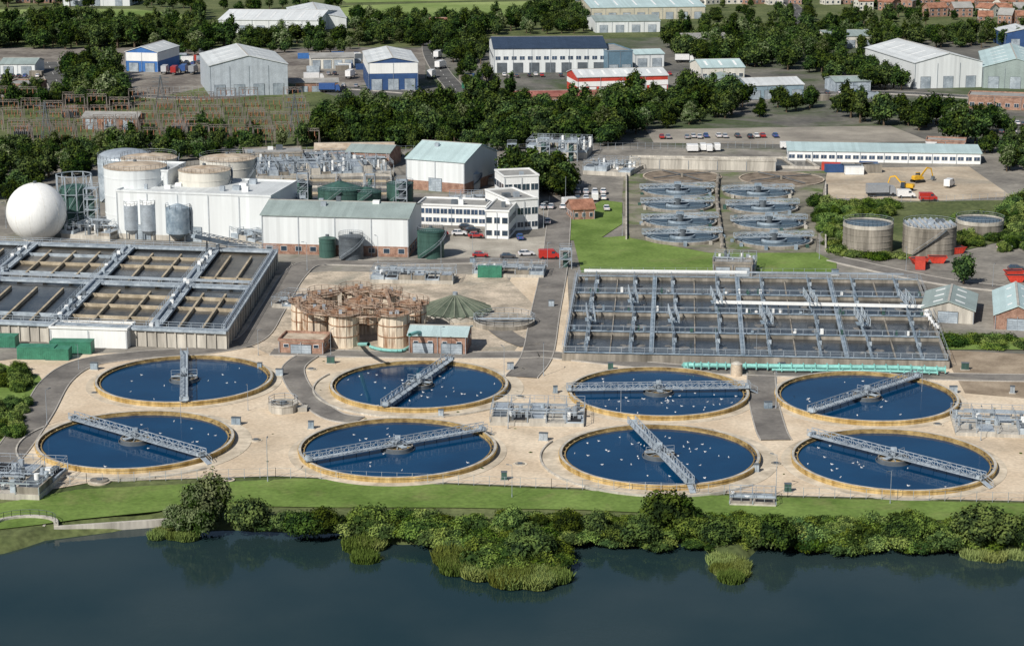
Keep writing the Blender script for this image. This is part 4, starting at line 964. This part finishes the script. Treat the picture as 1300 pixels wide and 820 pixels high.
def tree(seed,h,r,nl,size,mats,tall=False):
    random.seed(seed); b=B('x'); th=h*.3
    b.cyl(0,0,0,th,.035*h,BARK,8,r2=.02*h,cap=False)
    lobes=[]; n=random.randint(7,11)
    for i in range(n):
        a=6.283*i/n+U(-.6,.6); q=r*U(.25,.72)
        z=h*U(.28,.74) ; lr=r*U(.26,.52); lobes.append((q*math.cos(a),q*math.sin(a),z,lr,U(.75,1.2)))
        b.beam((0,0,th*.8),(q*math.cos(a)*.9,q*math.sin(a)*.9,z),.012*h,BARK)
    lobes.append((U(-.3,.3)*r,U(-.3,.3)*r,h*.78,r*.42,h*.2/(r*.42) if tall else .95)); lobes.append((U(-.3,.3)*r,U(-.3,.3)*r,h*.6,r*.6,1)); lobes.append((0,0,h*.4,r*.6,.9))
    leafcloud(b,lobes,nl,size,mats); return proto(b)
def bush(seed,h,r,nl,size,mats):
    random.seed(seed); b=B('x'); lobes=[]
    for i in range(8):
        a=6.283*i/8+U(-.4,.4); q=r*U(.3,.7); lobes.append((q*math.cos(a),q*math.sin(a),h*U(.2,.55),r*U(.25,.5),U(.8,1)*min(1.2,h/r)))
        b.beam((0,0,0),(q*math.cos(a)*.8,q*math.sin(a)*.8,h*.4),.1,BARK)
    lobes.append((U(-.2,.2)*r,0,h*.6,r*.45,.9*min(1.3,h/r))); leafcloud(b,lobes,nl,size,mats); return proto(b)
G3=(LFL,LFM,LFD); W3=(LGL,LGM,LFM); S3=(BFL,BFM,BFD)
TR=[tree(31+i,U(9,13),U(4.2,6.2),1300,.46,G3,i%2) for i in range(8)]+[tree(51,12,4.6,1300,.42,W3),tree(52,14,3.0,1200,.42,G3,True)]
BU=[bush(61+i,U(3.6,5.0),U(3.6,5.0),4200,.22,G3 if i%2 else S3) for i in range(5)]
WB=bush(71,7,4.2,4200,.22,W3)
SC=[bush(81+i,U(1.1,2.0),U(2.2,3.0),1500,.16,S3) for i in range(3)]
def reedm(seed):
    random.seed(seed); b=B('x')
    for i in range(1100):
        a=U(0,6.28);q=math.sqrt(R())*2.4; p=Vector((q*math.cos(a),q*math.sin(a),0)); h=U(.6,1.8); t=Vector((U(-.6,.6),U(-.6,.6),h)); w=Vector((U(-1,1),U(-1,1),0)).normalized()*.07
        b.add([p-w,p+w,p+t*.6+w,p+t*.6-w],[[0,1,2,3]],REEDD if R()<.5 else REEDL); b.add([p+t*.6-w,p+t*.6+w,p+t+Vector((U(-.3,.3),U(-.3,.3),0))],[[0,1,2]],REEDL)
    return proto(b)
RE=[reedm(91),reedm(92)]
random.seed(5)
def inpoly(x,y,poly):
    c=False;n=len(poly)
    for i in range(n):
        a,bq=poly[i],poly[i-1]
        if (a[1]>y)!=(bq[1]>y) and x<(bq[0]-a[0])*(y-a[1])/(bq[1]-a[1])+a[0]: c=not c
    return c
def scatter(name,px,sp,protos,smin,smax,skip=.0,zz=0,item='tree'):
    poly=[P(u,v) for u,v in px]; poly=[(p.x,p.y) for p in poly]
    x0,x1=min(p[0] for p in poly),max(p[0] for p in poly);y0,y1=min(p[1] for p in poly),max(p[1] for p in poly)
    e=empty(name); y=y0
    while y<=y1:
        x=x0+U(0,sp)
        while x<=x1:
            xx,yy=x+U(-.6,.6)*sp,y+U(-.6,.6)*sp
            if inpoly(xx,yy,poly) and R()>skip:
                k=.5+.5*mnoise.noise(Vector((xx*.03,yy*.03,1)))*1.6; k=max(0,min(1,k*.6+R()*.4))
                s=smin+(smax-smin)*k; inst(item,random.choice(protos),(xx,yy,zz),U(0,6.28),(s*U(.85,1.15),s*U(.85,1.15),s*U(.8,1.15)),e)
            x+=sp
        y+=sp
    return e
scatter('distant_woodland',[(-150,40),(150,36),(262,44),(280,54),(440,54),(460,46),(620,46),(620,60),(400,60),(270,63),(-150,64)],8.5,TR,.6,1.35,.08)
scatter('distant_woodland',[(-150,31),(230,31),(262,33),(255,38),(-150,38)],11,TR,.6,1.2,.15)
scatter('distant_woodland',[(445,29),(640,31),(690,8),(745,10),(742,44),(620,46),(445,44)],10,TR,.6,1.2,.12)
scatter('distant_woodland',[(-150,2),(60,0),(250,8),(240,19),(160,11),(-150,12)],14,TR,.6,1.3,.3)
scatter('distant_woodland',[(240,-20),(900,-22),(1350,-25),(1350,-60),(-200,-60),(-200,-20)],18,TR,.9,1.4,.3)
scatter('distant_woodland',[(245,8),(270,20),(270,30),(245,26)],9,TR,.7,1.1)
scatter('distant_woodland',[(280,12),(430,8),(430,12),(290,18)],10,TR,.6,1.1,.3)
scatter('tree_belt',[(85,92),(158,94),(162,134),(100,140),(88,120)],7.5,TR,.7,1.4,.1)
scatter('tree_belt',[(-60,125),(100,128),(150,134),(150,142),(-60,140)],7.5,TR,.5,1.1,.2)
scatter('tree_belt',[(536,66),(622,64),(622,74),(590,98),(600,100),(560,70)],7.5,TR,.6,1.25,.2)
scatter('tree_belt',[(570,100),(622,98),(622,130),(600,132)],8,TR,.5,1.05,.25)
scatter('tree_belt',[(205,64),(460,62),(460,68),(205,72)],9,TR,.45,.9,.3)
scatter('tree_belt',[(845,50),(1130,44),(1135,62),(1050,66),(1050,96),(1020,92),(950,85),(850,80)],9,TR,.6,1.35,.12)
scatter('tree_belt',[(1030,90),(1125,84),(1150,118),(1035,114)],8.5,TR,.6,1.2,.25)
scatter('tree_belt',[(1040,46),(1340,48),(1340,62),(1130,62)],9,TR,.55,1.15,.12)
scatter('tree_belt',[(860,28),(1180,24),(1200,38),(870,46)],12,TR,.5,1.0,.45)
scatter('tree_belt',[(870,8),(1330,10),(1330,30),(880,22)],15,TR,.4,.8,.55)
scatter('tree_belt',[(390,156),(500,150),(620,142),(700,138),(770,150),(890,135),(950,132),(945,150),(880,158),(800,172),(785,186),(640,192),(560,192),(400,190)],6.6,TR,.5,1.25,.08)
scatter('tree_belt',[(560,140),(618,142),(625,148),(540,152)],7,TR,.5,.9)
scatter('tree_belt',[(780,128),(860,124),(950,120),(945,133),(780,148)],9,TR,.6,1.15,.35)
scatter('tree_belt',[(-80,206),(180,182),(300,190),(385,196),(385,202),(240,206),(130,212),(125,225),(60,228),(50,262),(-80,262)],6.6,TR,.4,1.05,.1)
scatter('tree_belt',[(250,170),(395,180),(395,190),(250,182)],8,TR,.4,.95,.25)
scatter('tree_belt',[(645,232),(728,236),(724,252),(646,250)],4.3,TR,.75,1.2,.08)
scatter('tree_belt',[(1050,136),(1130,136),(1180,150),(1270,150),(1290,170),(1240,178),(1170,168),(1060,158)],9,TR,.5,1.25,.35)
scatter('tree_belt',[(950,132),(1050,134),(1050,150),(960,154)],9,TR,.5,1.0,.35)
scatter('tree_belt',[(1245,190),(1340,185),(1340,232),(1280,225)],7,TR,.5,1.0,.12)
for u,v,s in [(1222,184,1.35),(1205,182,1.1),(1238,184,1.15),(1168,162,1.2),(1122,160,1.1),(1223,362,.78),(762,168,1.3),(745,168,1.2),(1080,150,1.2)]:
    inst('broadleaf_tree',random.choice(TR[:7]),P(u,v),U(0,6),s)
scatter('scrub_thicket',[(1035,262),(1130,262),(1135,285),(1075,310),(1045,300)],3.6,BU,.4,.95,.1,item='bush')
scatter('scrub_thicket',[(1195,285),(1330,258),(1330,318),(1260,322),(1212,312)],4.5,BU,.4,.85,.25,item='bush')
scatter('scrub_thicket',[(1045,308),(1140,325),(1140,332),(1060,330)],4,SC,.8,1.4,.2,item='bush')
scatter('scrub_thicket',[(1270,262),(1340,255),(1340,300),(1290,300)],6,BU,.8,1.3,.2,item='bush')
scatter('hedge',[(-80,468),(0,468),(30,474),(48,486),(30,500),(0,490),(-80,490)],3.2,BU,.35,.65,.1,item='bush')
scatter('hedge',[(-80,520),(0,515),(38,512),(44,530),(25,560),(0,565),(-80,570)],3.2,BU,.35,.7,.1,item='bush')
scatter('hedge',[(1190,428),(1330,433),(1330,445),(1200,440)],3,SC,.9,1.4,.2,item='bush')
scatter('hedge',[(370,200),(640,196),(640,200),(370,204)],5,BU,.5,.8,.3,item='bush')
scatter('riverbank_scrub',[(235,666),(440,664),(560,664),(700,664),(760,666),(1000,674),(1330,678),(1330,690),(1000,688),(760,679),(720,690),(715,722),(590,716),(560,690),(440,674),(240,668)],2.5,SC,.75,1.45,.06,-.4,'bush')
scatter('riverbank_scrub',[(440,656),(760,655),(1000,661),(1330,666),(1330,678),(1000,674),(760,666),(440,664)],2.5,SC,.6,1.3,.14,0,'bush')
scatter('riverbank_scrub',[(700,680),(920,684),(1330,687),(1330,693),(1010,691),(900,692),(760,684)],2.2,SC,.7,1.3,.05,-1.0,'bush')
for u,v,s,kind in [(222,668,.7,1),(248,668,1.0,1),(268,660,1.2,1),(312,664,1.0,0),(360,668,.75,0),(385,672,1.0,0),(408,672,1.0,0),(670,702,1.2,0),(650,672,.8,0),(720,672,.75,0),(757,672,.7,0),(790,680,.8,0),(812,682,1.0,0),(850,668,1.3,0),(865,664,1.1,0),(918,684,.95,0),(955,684,.8,0),(985,690,1.05,0),(1150,680,.9,0),(1168,682,.8,0),(1258,684,1.5,0),(1290,686,.8,0),(1070,674,.6,0),(880,676,.8,0)]:
    inst('bush',WB if kind else random.choice(BU[1::2] if s>=.95 else BU),P(u,v)+Vector((0,0,-.3)),U(0,6),(s,s,s*U(.85,1.2)))
scatter('reed_bed',[(448,678),(476,680),(472,700),(460,702)],1.7,RE,.6,1.2,.05,-1.5,'reed_clump')
scatter('reed_bed',[(556,690),(640,700),(714,722),(706,730),(650,733),(610,728),(580,718)],2.0,RE,.6,1.3,.1,-1.3,'reed_clump')
scatter('reed_bed',[(910,700),(948,698),(950,722),(928,732),(916,724)],2.1,RE,.5,1.1,.15,-1.5,'reed_clump')
scatter('reed_bed',[(1180,690),(1330,690),(1330,702),(1290,700)],2.4,RE,.6,1.1,.3,-1.5,'reed_clump')
scatter('reed_bed',[(180,664),(240,670),(238,676),(190,672)],2.0,RE,.6,.9,.2,-1.4,'reed_clump')
scatter('weeds',[(60,480),(340,452),(640,455),(1190,470),(1300,500),(1300,630),(700,612),(350,600),(100,606),(20,600)],12,SC,.06,.16,.4,0.1,'weed_tuft')

# ------------------------------------------------------------------ light, sky, camera
az=math.radians(36); el=math.radians(41)
D=Vector((-math.sin(az)*math.cos(el),-math.cos(az)*math.cos(el),math.sin(el)))
sd=bpy.data.lights.new('sun','SUN'); sd.energy=5.0; sd.angle=math.radians(.5); sd.color=(1,.95,.87)
so=bpy.data.objects.new('sun',sd); bpy.context.scene.collection.objects.link(so); so.rotation_euler=D.to_track_quat('Z','Y').to_euler(); so.location=(0,0,300)
wd=bpy.data.worlds.new('World'); bpy.context.scene.world=wd; wd.use_nodes=True; nt=wd.node_tree
bg=nt.nodes['Background']; sk=nt.nodes.new('ShaderNodeTexSky'); sk.sky_type='NISHITA'; sk.sun_disc=False; sk.sun_elevation=el; sk.sun_rotation=math.atan2(D.x,D.y)
nt.links.new(sk.outputs[0],bg.inputs[0]); bg.inputs[1].default_value=.065
cd=bpy.data.cameras.new('camera'); cd.sensor_width=36; cd.lens=FX/1300*36; cd.shift_y=-45/1300; cd.clip_start=1; cd.clip_end=20000
co=bpy.data.objects.new('camera',cd); bpy.context.scene.collection.objects.link(co); co.location=(0,0,H); co.rotation_euler=(math.pi/2-TH,0,0)
sc=bpy.context.scene; sc.camera=co; sc.view_settings.view_transform='Standard'; sc.view_settings.look='None'; sc.view_settings.exposure=0
